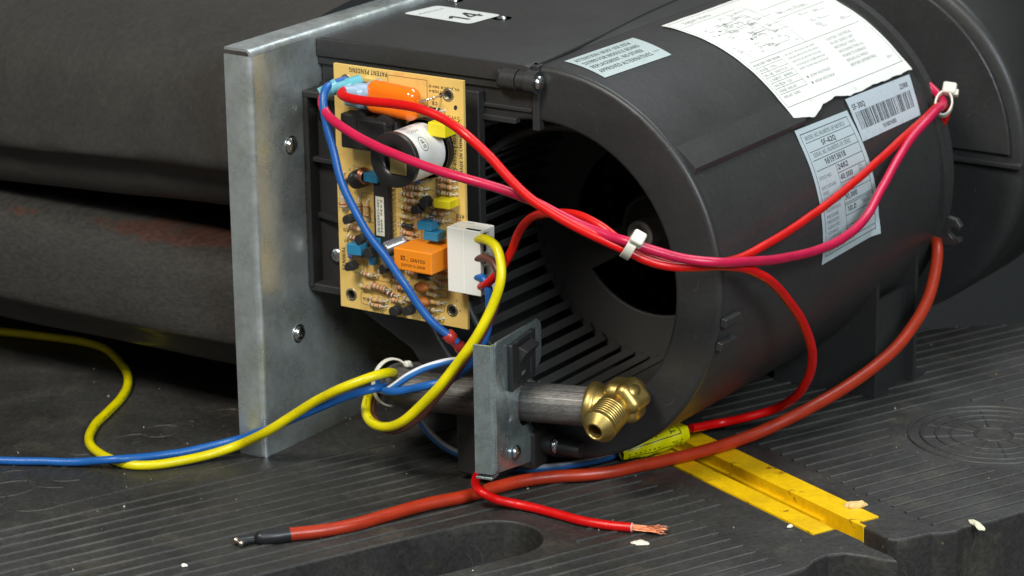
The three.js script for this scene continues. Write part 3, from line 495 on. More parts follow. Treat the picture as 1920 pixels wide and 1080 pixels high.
  resistor(41.5, 46, 6, 1.4, 'kkkk', 0, [0.025, 0.025, 0.025]); resistor(46, 68.5, 6.5, 1.3, 'bbbb', 0, [0.05, 0.1, 0.25]); resistor(30, 11.2, 5, 1.1, 'kwkw', -0.2, [0.2, 0.06, 0.03]); resistor(58, 103.5, 6, 1.5, 'kkkw', 0, [0.03, 0.03, 0.03]); resistor(60.5, 99.6, 6, 1.7, 'kkkw', 0, [0.03, 0.03, 0.03]); resistor(50, 22.6, 6, 1.4, 'kkkk', 0, [0.03, 0.03, 0.03]); resistor(7.5, 27.5, 4, 1.1, 'brbr', Math.PI / 2, [0.1, 0.15, 0.45]);
  // box film capacitors
  const capBox = (u, v, w, h, d, hex, label, turn = 0) => { const m = mesh('film_capacitor', new RoundedBoxGeometry(w, h, d, 2, 0.45).rotateZ(turn).translate(u, v, d / 2 + 0.3), glossy(hex, { roughness: 0.38 }), pcb); m.userData.label = label; };
  const BLUE = 0x2b7ea6, YEL = 0xe3d21a;
  capBox(65.5, 97, 9.5, 6.4, 11, YEL, 'yellow box capacitor', -0.02); capBox(65.3, 61.2, 9, 4, 8, YEL, 'yellow box capacitor', 0.02);
  capBox(24.2, 67.8, 8, 4.4, 6.5, BLUE, 'blue box capacitor'); capBox(54.5, 49, 8, 4.2, 7, BLUE, 'blue box capacitor', 0.03); capBox(58, 44.6, 8, 4.2, 7, BLUE, 'blue box capacitor'); capBox(13.6, 31.6, 8, 5.4, 7, BLUE, 'blue box capacitor', 0.06); capBox(25.4, 36.6, 5, 4.4, 5, BLUE, 'blue box capacitor'); capBox(21.5, 26.4, 3, 4, 4, BLUE, 'blue box capacitor');
  // orange dipped capacitor
  const cap = mesh('dipped_capacitor', [new RoundedBoxGeometry(28, 15.5, 9.5, 6, 4.4).rotateZ(-0.06).translate(40, 107.3, 8.5)], new THREE.MeshPhysicalMaterial({ color: 0xf2720c, roughness: 0.2, clearcoat: 0.6, clearcoatRoughness: 0.1 }), pcb); cap.userData.label = 'large orange dipped capacitor';
  mesh('capacitor_lead', tube([[53.5, 108.2, 8], [56.5, 109, 8], [59.4, 110, 6.5], [60.6, 110.3, 3], [60.8, 110.4, 0]], 0.45, 6, 8), M.steel, pcb);
  // ignition coil: black bobbin with a white printed sleeve
  {
    const [k, y] = canvas(1024, 360); paper(y, '#e4e5e2', 1024, 360, 0.3); y.fillStyle = '#5b5f63';
    y.save(); y.translate(300, 30); y.rotate(Math.PI / 2); ['120V', 'SPARK COIL', 'CLASS B', '24VDC', 'US PAT', 'MADE IN', '3000'].forEach((s, i) => fit(y, s, 20 + (i % 2) * 30, -i * 62 + 60, 150, 34)); y.restore();
    y.lineWidth = 5; y.strokeStyle = '#54585c'; y.beginPath(); y.arc(150, 120, 46, 0, 7); y.stroke(); fit(y, 'SP', 118, 138, 62, 52, 'bold');
    for (let i = 0; i < 9; i++) { y.save(); y.translate(480 + i * 50, 60); y.rotate(Math.PI / 2); fit(y, ['CAUTION', 'HIGH VOLT', 'SPANDO', '0.250', 'COIL', 'TYPE 3', 'LOT 12', 'NO 24', '4/08'][i], 0, 0, 190, 30); y.restore(); }
    const u0 = 53.5, v0 = 85.2, coil = group('ignition_coil', pcb, u0, v0, 0);
    mesh('sleeve', new THREE.CylinderGeometry(12.5, 12.5, 21, 48, 1, true, Math.PI * 0.4).rotateX(Math.PI / 2).translate(0, 0, 15.5), std({ map: ctex(k), roughness: 0.4 }), coil);
    mesh('bobbin', [lathe([[6, 26], [6, 28.6], [9, 29], [12.6, 28.8], [13, 28], [13, 26], [12.3, 25.8]], 48).rotateX(Math.PI / 2), new THREE.CircleGeometry(6.2, 32).translate(0, 0, 26.2), lathe([[0, 3], [14, 3], [14.2, 2.4], [14.2, 0.6], [0, 0.4]], 48).rotateX(Math.PI / 2), lathe([[14, 5], [14, 3], [12, 3]], 48).rotateX(Math.PI / 2)], std({ color: lin(0.018), roughness: 0.35 }), coil);
    mesh('brass_contact', [box(-1.5, 7.5, -6.2, 3.6, 26.4, 29.6, 0.5)], std({ color: lin(0.4, 0.31, 0.12), metalness: 0.7, roughness: 0.42 }), coil);
    mesh('coil_base', [box(-44, -12, -4, 12.5, 0.3, 9, 1), box(-30, -14, 2, 13, 8.5, 15, 1.4), cyl(V(-16, 12.5, 1), V(-16, 12.5, 14), 3.4, 3.4, 20), cyl(V(-32, 12.5, 1), V(-32, 12.5, 12), 3, 3, 20)], M.black, coil, 60);
  }
  // chip with a white sticker and two rows of pins
  {
    const ic = group('microchip', pcb, 28.4, 51, 0);
    mesh('chip_body', new RoundedBoxGeometry(8.2, 31, 3.6, 2, 0.4).translate(0, 0, 3), std({ color: lin(0.02), roughness: 0.5 }), ic);
    const [k, y] = canvas(120, 460); paper(y, '#dfddcc', 120, 460, 0.2); y.fillStyle = '#2b2a28'; for (const [s, o, z] of [['35-655921-001', 52, 40], ['1609  REV 2', 92, 34]]) { y.save(); y.translate(o, 430); y.rotate(-Math.PI / 2); fit(y, s, 0, 0, 400, z, 'bold'); y.restore(); }
    mesh('chip_sticker', new THREE.PlaneGeometry(4.8, 19).translate(-0.4, -1.5, 4.95), std({ map: ctex(k), roughness: 0.5 }), ic);
    for (const s of [-1, 1]) for (let i = 0; i < 14; i++) mesh('pin', [box(s > 0 ? 4 : -5.3, s > 0 ? 5.3 : -4, -14.2 + i * 2.15, -13.2 + i * 2.15, 2.4, 2.8), box(s > 0 ? 5.0 : -5.3, s > 0 ? 5.3 : -5.0, -14.2 + i * 2.15, -13.2 + i * 2.15, 0, 2.6)], M.steel, ic);
  }
  // orange relay
  {
    const [k, y] = canvas(620, 320); y.fillStyle = '#ee8a1c'; y.fillRect(0, 0, 620, 320); y.fillStyle = '#4a2408'; y.strokeStyle = '#4a2408';
    y.fillRect(110, 90, 74, 74); y.fillStyle = '#ee8a1c'; y.beginPath(); y.arc(150, 126, 26, 0, 7); y.fill(); y.lineWidth = 12; y.beginPath(); y.moveTo(118, 156); y.lineTo(172, 100); y.stroke(); y.fillStyle = '#4a2408';
    y.lineWidth = 3; y.beginPath(); y.arc(224, 156, 14, 0, 7); y.stroke(); fit(y, 'R', 217, 164, 14, 22, 'bold'); fit(y, 'SANYOU', 270, 170, 270, 84, 'italic bold'); fit(y, 'DSY2Y-S-205R', 112, 262, 430, 62, 'bold');
    const relay = group('relay', pcb, 55.2, 35, 0), d = 18;
    mesh('relay_case', new RoundedBoxGeometry(21.2, 10.6, d, 3, 0.7).translate(0, 0, d / 2 + 0.2), std({ color: 0xee8a1c, roughness: 0.42 }), relay);
    mesh('relay_print', new THREE.PlaneGeometry(19.6, 9.2).translate(0, 0, d + 0.32), std({ map: ctex(k), roughness: 0.42 }), relay);
  }
  // white connector at the board's right edge
  {
    let cn = group('wire_connector', pcb, 79.2, 36.6, 0), m = std({ color: 0xe9e8df, roughness: 0.4 });
    mesh('connector_body', [box(-9.2, 8.6, -15.4, 15.6, -2, 2.5, 0.5), box(-9.2, 0.2, -15.4, 15.6, 1, 13, 0.5), box(0.1, 9, -15.4, 15.6, 9.2, 12.9, 0.5), box(0, 8.8, 14, 15.6, 2, 12.6, 0.3), box(0, 8.8, -15.4, -13.8, 2, 12.6, 0.3)], m, cn);
    for (let i = 0; i < 4; i++) mesh('divider', box(0.1, 8.2, -7.7 + i * 5.6, -6.9 + i * 5.6, 2.4, 9.3), m, cn);
    cn.scale.z = 0.86;
    for (let i = 0; i < 5; i++) mesh('contact', [box(0.4, 7.2, -12.6 + i * 5.6, -9 + i * 5.6, 2.6, 4.2, 0.4), cyl(V(1, -10.8 + i * 5.6, 6.2), V(7.6, -10.8 + i * 5.6, 6.2), 1.7, 1.9, 12)], M.steel, cn);
  }
  // electrolytic cans, transistors, discs, choke
  const can = (u, v, tilt) => { const g = group('electrolytic_capacitor', pcb, u, v, 0), d = V(-0.55, -0.35 + tilt, 0.75).normalize(); mesh('can', aim(lathe([[0, 11], [2.7, 11], [3.1, 10.6], [3.2, 10], [3.2, 2.4], [2.9, 2], [3.2, 1.6], [3.2, 0.6], [2.6, 0]], 28), V(2, 1, 1.5), d), std({ color: lin(0.3, 0.3, 0.32), metalness: 0.6, roughness: 0.3 }), g); };
  can(38, 37.5, 0.1); can(36.5, 31.5, 0);
  const to92 = (u, v, a) => mesh('transistor', [extrude([...ring(0, 0, 2.6, -40, 220, 14)], 0, 4.6, 0.25).rotateZ(a).translate(u, v, 3.2), ...[-1.2, 0, 1.2].map((o) => cyl(V(u + o, v, 0), V(u + o, v, 3.4), 0.25, 0.25, 6))], std({ color: lin(0.018), roughness: 0.55 }), pcb);
  to92(10.6, 45.6, 0.3); to92(17.4, 37, 0.8); to92(11, 22.6, 0.2); to92(55, 60.4, 1.6); to92(50, 56, 0.3); to92(36, 4.6, 0); to92(43.6, 5.8, 0.2); to92(31, 24.6, 0.5); to92(22.5, 31.4, 2);
  for (const [u, v] of [[50.5, 18.2], [50.8, 11.2]]) mesh('disc_capacitor', new THREE.SphereGeometry(4, 20, 14).scale(1, 0.62, 0.7).rotateZ(0.05).translate(u, v, 4.6), glossy(0xa85f22, { roughness: 0.5 }), pcb);
  const ch = group('choke_coil', pcb, 16.5, 66, 0); mesh('core', lathe([[0, 8], [2, 7.8], [4, 6.6], [4.6, 4], [4.6, 0.6]], 24).rotateX(Math.PI / 2).translate(-1.6, -0.6, 0), std({ color: lin(0.02), roughness: 0.4 }), ch);
  mesh('winding', Array.from({ length: 5 }, (_, i) => new THREE.TorusGeometry(3.1, 0.45, 6, 20).rotateY(1.2).translate(2 + i * 0.45, 2.2 - i * 0.2, 4.5)), M.copper, ch);
  // spade tabs with crimped insulating sleeves
  const sleeve = (a, b, r0, r1, col, label) => { const m = mesh('crimp_sleeve', [cyl(a, a.clone().lerp(b, 0.45), r0, r0, 20), cyl(a.clone().lerp(b, 0.45), a.clone().lerp(b, 0.6), r0, r1, 20), cyl(a.clone().lerp(b, 0.6), b, r1, r1, 20)], new THREE.MeshPhysicalMaterial({ color: col, roughness: 0.28, transmission: 0.25, thickness: 0, side: THREE.DoubleSide }), pcb); m.userData.label = label; };
  sleeve(V(18, 112.4, 4), V(12.2, 110.8, 16.4), 3.5, 2.9, 0x6fc0cc, 'translucent teal crimp sleeve'); sleeve(V(12.6, 112.4, 14.4), V(7, 108.6, 20.4), 3.5, 3.1, 0x7cc3cf, 'translucent teal crimp sleeve');
  sleeve(V(30, 111.4, 4), V(23.9, 109, 15.4), 4.1, 3.4, 0xa9bfd6, 'pale blue crimp sleeve'); sleeve(V(25.6, 109.2, 8.4), V(20.9, 111.4, 21.6), 4.4, 3.3, 0xa9c4da, 'pale blue crimp sleeve');
  sleeve(V(23, 104.6, 6), V(16, 106.6, 13), 4.4, 3.5, 0xa2c6d2, 'pale blue crimp sleeve');
  for (const [u, v] of [[21, 113], [31, 110]]) mesh('spade_tab', box(u - 3, u + 3, v - 0.4, v + 0.4, 0, 6), M.steel, pcb);
}

// ---------------------------------------------------------------- gas pipe, brass elbow, switch bracket
{
  const q = 11 * D2R, n = V(Math.cos(q), 0, -Math.sin(q)), h = V(Math.sin(q), 0, Math.cos(q)), c0 = V(131.2, 43, -29.3);
  const at = (along, hh = 0, y = 0) => c0.clone().addScaledVector(n, along).addScaledVector(h, hh).add(V(0, y, 0));
  const end = at(31, 0, 1.5), pipe = group('gas_pipe', furnace);
  const axis = [V(40, 24, -80), V(52, 33, -52), V(57, 38.5, -36), V(62, 41.4, -25), at(-60, 0, -1), at(-50, 0, -0.8), at(-40, 0, -0.6), at(-20, 0, 0), at(0, 0, 0.4), end];
  mesh('pipe_tube', [tube(axis, 9.2, 10, 36)], M.pipe, pipe);
  // elbow, thread and flare
  const b = (p) => at(31 + p, 0, 1.5 + p * 0.06), ctr = b(15.5).add(V(0, 4, 0)), fd = V(0.03, -0.29, 0.955).normalize();
  const hexBody = (r, l, f) => { const o = []; for (let k = 0; k < 6; k++) { const a0 = k * 60 + f, a1 = k * 60 + 60 - f; for (const a of [a0, a1]) o.push([r * Math.cos(a * D2R), r * Math.sin(a * D2R)]); } return toCreasedNormals(extrude(o, 0, l, 1.1), 0.5).rotateX(-Math.PI / 2); };
  const blk = toCreasedNormals(new RoundedBoxGeometry(17.5, 19, 16.5, 4, 5), 0.9);
  blk.applyMatrix4(new THREE.Matrix4().makeBasis(n, V(0, 1, 0), h)).translate(ctr.x + 1, ctr.y, ctr.z - 1);
  const thread = [[7.8, 0], [7.8, 9]]; for (let k = 0; k < 7; k++) thread.push([8.2, 10 + k * 1.5], [8.2, 10.6 + k * 1.5], [7.6, 11 + k * 1.5]); thread.push([8.2, 20.6], [8.3, 21.8], [7.9, 22.4], [4.7, 26.0], [4.2, 26.2], [3.7, 25.9], [3.5, 25], [3.4, 12], [0, 12]);
  mesh('brass_elbow', [aim(lathe([[9.3, -1.5], [10.6, -1.2], [11.6, -0.4], [11.8, 1], [11.6, 3], [10.6, 3.6], [9.9, 4.6], [9.8, 14]], 44), b(1), n), blk, aim(lathe(thread, 44), ctr.clone(), fd), aim(new RoundedBoxGeometry(15, 18, 15, 4, 4), ctr.clone().addScaledVector(n, 2.4).add(V(0, 0.6, 0)), V(0.75, 0.62, 0.15))], M.brass, pipe, 60);
  // bracket: outline in (h, y) with the notch round the pipe
  const br = group('switch_bracket', furnace);
  const toWorld = (g, off = 0) => g.applyMatrix4(new THREE.Matrix4().makeBasis(h, V(0, 1, 0), n.clone().negate())).translate(c0.x + h.x * 9.5 + n.x * off, 0, c0.z + h.z * 9.5 + n.z * off);
  const out = [[27.5, 22.5], [25, 20.4], [-17, 11.8], [-20, 14.5], [-20, 25.5], [-17.5, 28.3], ...ring(-9.5, 43.3, 11.2, 250, 450, 24).map(([a, y]) => [a, y]), [-22, 56], [-26, 57.6], [-28, 60.5], [-28, 74.5], [-26.6, 77.6], [-23.4, 79.2], [25, 82.4], [27.5, 81]];
  // the plate lies in h, y with normal n; the basis above maps local z to -n
  mesh('bracket_plate', [toWorld(toCreasedNormals(extrude(out, 0, 1.3, 0.3, [ring(11.5, 41.9, 1.6, 0, 360, 18).slice(0, 18)]), 0.5)), toWorld(toCreasedNormals(extrude([[26.2, 0.3], [28.6, 0.3], [30.2, 1.6], [30.2, 9.6], [28.9, 9.6], [28.9, 2.2], [28, 1.6], [26.2, 1.6]], 21, 82).rotateX(Math.PI / 2).translate(0, 103, 0).applyMatrix4(new THREE.Matrix4().makeScale(1, 1, 1)), 0.5))], M.zincBracket, br, 70);
  mesh('bracket_hem', toWorld(box(22, 30, 18.2, 19.4, 1.4, 9.4, 0.3)), M.zincBracket, br, 70);
  const P = (hh, y, off) => c0.clone().addScaledVector(h, 9.5 + hh).setY(y).addScaledVector(n, off);
  const place = (g, hh, y, off = 0) => g.applyMatrix4(new THREE.Matrix4().makeBasis(h.clone().negate(), V(0, 1, 0), n)).translate(...P(hh, y, off).toArray());
  // rocker switch: frame, rocker and print
  const sm = std({ color: lin(0.022, 0.022, 0.023), roughness: 0.42 });
  mesh('switch_frame', [box(-14.2, -8.2, -11.2, 11.2, 0, 2.6, 0.7), box(8.2, 14.2, -11.2, 11.2, 0, 2.6, 0.7), box(-8.4, 8.4, 8.6, 11.2, 0, 2.58, 0.7), box(-8.4, 8.4, -11.2, -8.6, 0, 2.58, 0.7), box(-8.4, 8.4, -8.8, 8.8, -8, 0.4)].map((g) => place(g, -0.6, 66.6)), sm, br);
  mesh('rocker', place(toCreasedNormals(extrude([[-8.4, 0], [8.4, 0], [8.4, 3.4], [6.6, 7.4], [-1, 2.4], [-8.4, 1.9]], -7.8, 7.8, 0.4), 0.4).applyMatrix4(new THREE.Matrix4().set(0, 0, 1, 0, 1, 0, 0, 0, 0, 1, 0, 0, 0, 0, 0, 1)), -0.6, 66.6), sm, br);
  const [k, y] = canvas(200, 100); y.fillStyle = '#2a2a2b'; y.fillRect(0, 0, 200, 100); y.fillStyle = '#8d8d8c'; fit(y, 'OFF', 30, 78, 140, 76, 'bold');
  mesh('switch_print', place(new THREE.PlaneGeometry(7, 3.4), -0.6, 60.8, 2.12), std({ map: ctex(k), roughness: 0.45 }), br);
  screw(br, P(6.4, 23.9, 0.2), n, 0.98, 0.4);
  // valve body and arm behind the bracket
  const vb = group('valve_body', furnace);
  mesh('arm', [box(100, 132, 8, 27, -46, -33, 2), cyl(V(126, 18.5, -44), V(137, 18.5, -44), 5.4, 5, 24), cyl(V(137, 18, -45), V(150, 17.5, -46), 4, 3.4, 20), box(96, 118, 4, 52, -45, -22, 1.5)], M.black, vb, 60);
  screw(vb, V(137, 18.5, -44), V(1, 0, 0), 1.05, 0.9);
}

// ---------------------------------------------------------------- wires
const WIRES = {
  red: [[47.2,180.4,-27.0],[44.1,181.4,-22.0],[44.6,183.3,-14.0],[45.9,183.2,-8.0],[52.5,182.8,-4.0],[66.0,183.6,-1.0],[82.7,185.0,1.7],[99.6,185.3,5.0],[113.1,182.3,5.9],[125.8,177.5,8.0],[136.0,169.4,6.7],[146.6,160.0,6.0],[158.2,150.8,4.6],[170.2,144.4,2.0],[182.3,138.9,-0.7],[191.8,135.2,-2.9],[200.8,131.9,-5.0],[207.2,128.0,-8.8],[214.9,125.1,-14.0],[222.5,123.5,-23.9],[230.2,122.6,-34.0],[234.3,117.2,-50.6],[237.7,109.5,-64.0],[237.3,93.4,-85.0],[235.6,76.5,-103.0],[232.0,59.3,-118.0],[223.2,41.4,-131.4],[210.4,26.5,-141.6],[193.5,14.0,-151.6],[181.9,9.5,-146.0],[170.2,6.0,-140.5],[165.9,9.0,-120.0]],
  crimson: [[33.5,181.8,-27.0],[32.5,181.1,-20.0],[31.7,179.8,-14.0],[34.0,177.1,-9.0],[39.1,172.8,-6.0],[53.5,168.4,-1.0],[71.2,164.8,3.0],[88.7,162.5,7.0],[106.8,159.7,8.0],[126.1,156.9,7.0],[141.0,153.1,1.8],[153.8,148.6,-2.0],[167.1,144.2,-3.0],[180.2,140.0,-4.0],[191.5,137.9,-3.4],[202.6,136.7,-3.0],[212.5,132.6,-9.0],[222.8,128.2,-18.9],[233.0,125.7,-29.0],[236.6,119.8,-56.2],[235.0,113.2,-88.8],[233.8,109.0,-116.9],[233.7,108.2,-143.4],[231.6,110.7,-169.0],[229.0,120.4,-193.2],[226.1,130.0,-215.5],[224.0,137.5,-239.7],[223.7,143.2,-260.8],[220.1,143.9,-276.0],[213.3,146.8,-282.0],[205.0,151.5,-283.4],[199.4,154.1,-284.0],[189.7,156.2,-290.0]],
  scarlet: [[109.7,96.7,-24.0],[116.9,100.9,-20.0],[122.8,106.9,-20.0],[127.4,115.1,-22.0],[133.4,127.5,-22.0],[142.0,135.7,-20.0],[156.6,140.3,-15.0],[172.3,143.0,-10.0],[184.6,140.4,-8.0],[192.4,136.0,-8.5],[198.4,132.9,-9.0],[206.4,127.3,-14.7],[215.6,123.7,-22.0],[223.7,121.8,-36.0],[226.6,119.3,-57.1],[228.3,120.7,-81.0],[228.1,122.2,-111.7],[227.3,125.4,-144.3],[225.0,129.5,-181.2],[222.5,135.0,-219.7],[220.4,139.6,-252.8],[219.6,142.5,-274.6],[220.6,139.6,-280.0],[218.5,134.1,-282.3],[215.4,129.5,-284.0],[208.2,122.4,-292.0]],
  blue: [[34.5,184.5,-27.0],[34.1,184.4,-20.0],[34.5,183.5,-12.0],[35.7,178.5,-8.0],[39.1,168.2,-5.0],[43.3,156.4,-4.0],[48.7,143.6,-2.2],[54.7,133.1,-1.8],[63.1,120.8,-2.0],[72.4,110.1,-3.3],[80.5,100.0,-4.0],[87.2,88.7,-6.8],[93.7,79.9,-10.0],[99.7,73.6,-14.0],[102.1,70.9,-16.0]],
  yellow: [[109.0,119.5,-24.0],[115.7,120.7,-21.0],[122.9,118.7,-18.0],[127.4,112.6,-15.0],[128.9,104.8,-12.0],[126.2,93.4,-8.8],[121.3,81.0,-4.0],[114.0,68.9,-0.3],[105.7,56.7,4.0],[95.6,45.3,4.8],[85.7,36.1,6.0],[75.2,30.8,4.3],[66.0,30.0,2.0],[57.7,32.0,-4.0],[52.7,34.8,-12.0],[47.0,35.2,-26.0],[47.2,35.4,-34.0],[57.9,42.7,-28.0],[68.1,52.6,-8.0],[66.8,53.5,2.0],[57.2,49.4,10.0],[41.4,40.3,9.9],[25.4,29.3,10.0],[10.7,19.0,12.0],[-8.8,8.0,8.2],[-18.9,4.0,16.2],[-27.3,3.0,30.1],[-36.6,2.4,40.7],[-46.9,2.4,46.1],[-61.9,2.4,43.9],[-78.0,2.4,36.1],[-88.2,2.4,26.2],[-97.5,2.4,10.9],[-105.5,2.4,-9.4],[-113.5,2.4,-28.4],[-123.2,2.4,-45.0],[-136.0,2.4,-59.4],[-154.1,2.4,-74.1],[-175.0,2.4,-85.8],[-190.7,2.4,-88.1],[-209.2,2.4,-85.7],[-225.4,2.4,-82.6],[-247.4,2.4,-77.2],[-300,2.4,-62],[-380,2.4,-50]],
  brown: [[107.9,109.7,-24.0],[113.7,111.8,-22.0],[119.7,110.9,-20.0],[124.1,106.3,-18.0],[124.7,99.1,-17.0],[121.9,86.7,-14.3],[116.6,74.2,-10.0],[109.6,62.5,-6.4],[101.4,50.0,-2.0],[91.2,38.3,-1.2],[81.3,30.4,0.0],[71.9,27.0,-1.2],[63.8,28.3,-4.0],[56.8,30.8,-10.0],[50.6,33.1,-20.0],[44.9,32.3,-34.0]],
  navy: [[107.7,101.0,-24.0],[112.9,101.8,-22.0],[116.4,98.0,-21.0],[117.5,89.5,-20.0],[116.9,78.5,-18.0],[115.3,70.1,-14.9],[111.8,63.1,-11.0],[106.4,57.5,-5.9],[98.4,54.2,0.0],[84.9,49.5,0.0],[75.7,46.9,0.0],[65.3,44.3,-6.0],[51.2,39.6,-22.0],[48.3,38.6,-30.0],[63.1,43.5,-12.0],[65.1,46.6,-0.0],[54.0,42.7,6.0],[38.9,34.8,6.9],[23.8,26.8,8.0],[6.1,17.4,6.1],[-11.7,9.0,4.4],[-26.2,5.0,15.1],[-38.5,4.0,32.3],[-49.9,5.5,50.0],[-67.9,3.0,56.3],[-84.8,2.2,63.9],[-108.3,2.2,75.5],[-160,2.2,100],[-240,2.2,126],[-320,2.2,140]],
  pale_blue: [[67.4,43.6,-6.0],[75.2,48.8,-3.0],[82.2,54.4,-4.0],[87.6,57.8,-7.1],[93.2,60.2,-10.0],[98.5,61.6,-14.0],[101.4,60.3,-22.0]],
  striped: [[56.4,19.4,-45.0],[60.8,15.9,-44.0],[65.8,10.5,-44.5],[72.9,5.0,-46.2],[84.6,3.0,-44.9],[95.9,2.2,-44.0],[109.7,2.2,-43.7],[121.2,2.2,-49.0],[131.8,2.2,-60.5],[139.2,2.2,-72.6],[143.3,2.2,-82.8],[145.1,3.0,-90.0]],
  orange: [[75.1,3.2,80.3],[84.6,3.2,70.0],[92.6,3.2,56.7],[98.4,3.2,40.1],[104.2,3.2,23.2],[111.7,3.2,8.3],[116.7,3.2,-1.9],[121.7,3.4,-16.5],[128.0,3.6,-29.5],[137.7,3.6,-42.0],[149.0,3.6,-52.1],[157.4,3.6,-62.2],[164.4,3.6,-74.8],[170.7,3.6,-88.8],[177.4,3.6,-102.3],[184.7,4.0,-120.2],[192.4,6.0,-137.7],[204.4,12.0,-158.5],[211.2,16.5,-178.7],[217.8,22.3,-199.6],[223.2,30.1,-220.4],[225.7,38.2,-236.7],[225.9,47.4,-251.3],[223.4,57.6,-264.4],[219.5,66.9,-275.0],[211.9,72.9,-286.0]],
  short_red: [[107.5,8.5,-30.0],[109.0,7.2,-25.0],[114.5,9.0,-11.9],[119.7,9.0,-2.8],[129.5,10.0,6.5],[134.0,6.0,1.9],[140.3,3.0,-4.0],[150.9,2.3,-5.4],[164.6,2.3,-4.3],[178.1,2.3,-3.1],[189.8,2.3,-4.8],[200.2,2.3,-8.0]],
  maroon: [[101.9,68.3,-18.0],[102.1,64.0,-22.0],[100.4,56.8,-30.0],[100.7,50.4,-36.0]],
  tip_a: [[75.1,3.2,80.3],[71.1,3.2,85.7],[66.8,3.2,89.8]],
  pin_a: [[65.7,2.0,88.5],[63.2,2.0,93.0],[61.5,2.0,97.8]],
  pin_b: [[65.7,3.0,88.4],[61.8,3.0,93.0],[58.7,3.0,97.9]],
};
const COL = { red: 0xe00808, crimson: 0xd0184c, scarlet: 0xd80f06, blue: 0x1f5fae, yellow: 0xefe000, brown: 0x6b4034, navy: 0x1e66b8, pale_blue: 0x3f7fc0, orange: 0xb8361a, short_red: 0xdd0505, maroon: 0xa8331f };
const MARKED = { yellow: true, scarlet: true, navy: true };
function wireTube(p, r, radial = 14) {                // a slightly uneven tube, uv in 60 mm repeats along its length
  const c = new THREE.CatmullRomCurve3(p.map((q) => V(...q)), false, 'centripetal'), L = c.getLength(), n = Math.max(12, Math.round(L / 3)), k = Math.round(L) % 97;
  const q = c.getSpacedPoints(n).map((v, i) => { const e = Math.min(1, i / 4, (n - i) / 4); return v.add(V((vnoise(i * 0.2, k, 64, 1) - 0.5) * 0.5 * e, Math.max(0, (vnoise(i * 0.2, k, 64, 2) - 0.4)) * 0.5 * e, (vnoise(i * 0.2, k, 64, 3) - 0.5) * 0.5 * e)); });
  const g = new THREE.TubeGeometry(new THREE.CatmullRomCurve3(q, false, 'centripetal'), n * 3, r, radial), uv = g.attributes.uv;
  for (let i = 0; i < uv.count; i++) uv.setX(i, uv.getX(i) * L / 60);
  return g;
}
function wire(key, name, r, label, grp = 'loose furnace wires') {
  const p = WIRES[key]; const a = V(...p[0]), b = V(...p[p.length - 1]), g = [wireTube(p, r)];
  for (const [e, f] of [[a, V(...p[1])], [b, V(...p[p.length - 2])]]) g.push(cyl(e.clone().lerp(f, 0.02), e, r, r * 0.96, 14));
  return tag(rebase(mesh(name, g, pvc(COL[key], MARKED[key]))), label, 'wire', grp);
}
wire('red', 'wire', 2.15, 'bright red wire from the board through the tie down to the yellow tag');
wire('crimson', 'wire', 2.2, 'crimson pink wire from the teal sleeves across to the rear tie');
wire('scarlet', 'wire', 1.95, 'red wire looping from the white connector across the rating sticker');
wire('blue', 'wire', 1.9, 'blue wire hanging down in front of the circuit board');
wire('yellow', 'wire', 2.25, 'yellow wire curling from the white connector onto the bench');
wire('brown', 'wire', 1.9, 'brown wire looping beside the yellow one under the board');
wire('navy', 'wire', 1.95, 'blue wire running from the white connector along the bench');
wire('maroon', 'wire', 1.7, 'short dull red wire behind the switch bracket');
{ // silicone lead with sleeve and two bare pins
  const g = group('ignition_lead'); tag(g, 'thick rust orange ignition lead lying across the bench', 'cable');
  mesh('jacket', wireTube(WIRES.orange, 3.05, 18), pvc(COL.orange), g);
  const sl = std({ color: lin(0.014, 0.015, 0.017), roughness: 0.4 });
  mesh('end_sleeve', [tube(WIRES.tip_a, 3.4, 8, 16), new THREE.SphereGeometry(3.2, 14, 10).translate(...WIRES.tip_a[2])], sl, g);
  for (const k of ['pin_a', 'pin_b']) { mesh('pin_boot', tube(WIRES[k], 1.5, 6, 12), sl, g); const e = WIRES[k][2]; mesh('pin_tip', new THREE.SphereGeometry(1.6, 14, 10).translate(...e), std({ color: lin(0.5, 0.42, 0.34), metalness: 1, roughness: 0.3 }), g); }
}
{ // stripped red lead out of the bracket
  const g = group('stripped_wire'); tag(g, 'short red wire with frayed copper end below the switch bracket', 'wire');
  mesh('insulation', wireTube(WIRES.short_red, 2.2), pvc(COL.short_red), g);
  const e = V(...WIRES.short_red.at(-1)), d = e.clone().sub(V(...WIRES.short_red.at(-2))).normalize(), sd = V(d.z, 0, -d.x);
  mesh('insulation_end', cyl(e.clone().addScaledVector(d, 0.02), e.clone().addScaledVector(d, 0.5), 2.22, 2.1, 18), std({ color: 0xe9b4a4, roughness: 0.5 }), g);
  seed = 5;
  for (let i = 0; i < 48; i++) { const a = rnd() * 6.28, r = 1.5 * Math.sqrt(rnd()), L = 11 + rnd() * 6, o = e.clone().addScaledVector(sd, r * Math.cos(a)).add(V(0, r * Math.sin(a), 0)), s = (rnd() - 0.5) * 3.4, u = (rnd() - 0.45) * 2; mesh('strand', tube([o, o.clone().addScaledVector(d, L * 0.5).addScaledVector(sd, s * 0.3), o.clone().addScaledVector(d, L).addScaledVector(sd, s).add(V(0, u - (i < 3 ? 1 : 0), 0))].map((v) => v.setY(Math.max(0.4, v.y))), 0.17, 4, 5), M.copper, g); }
}
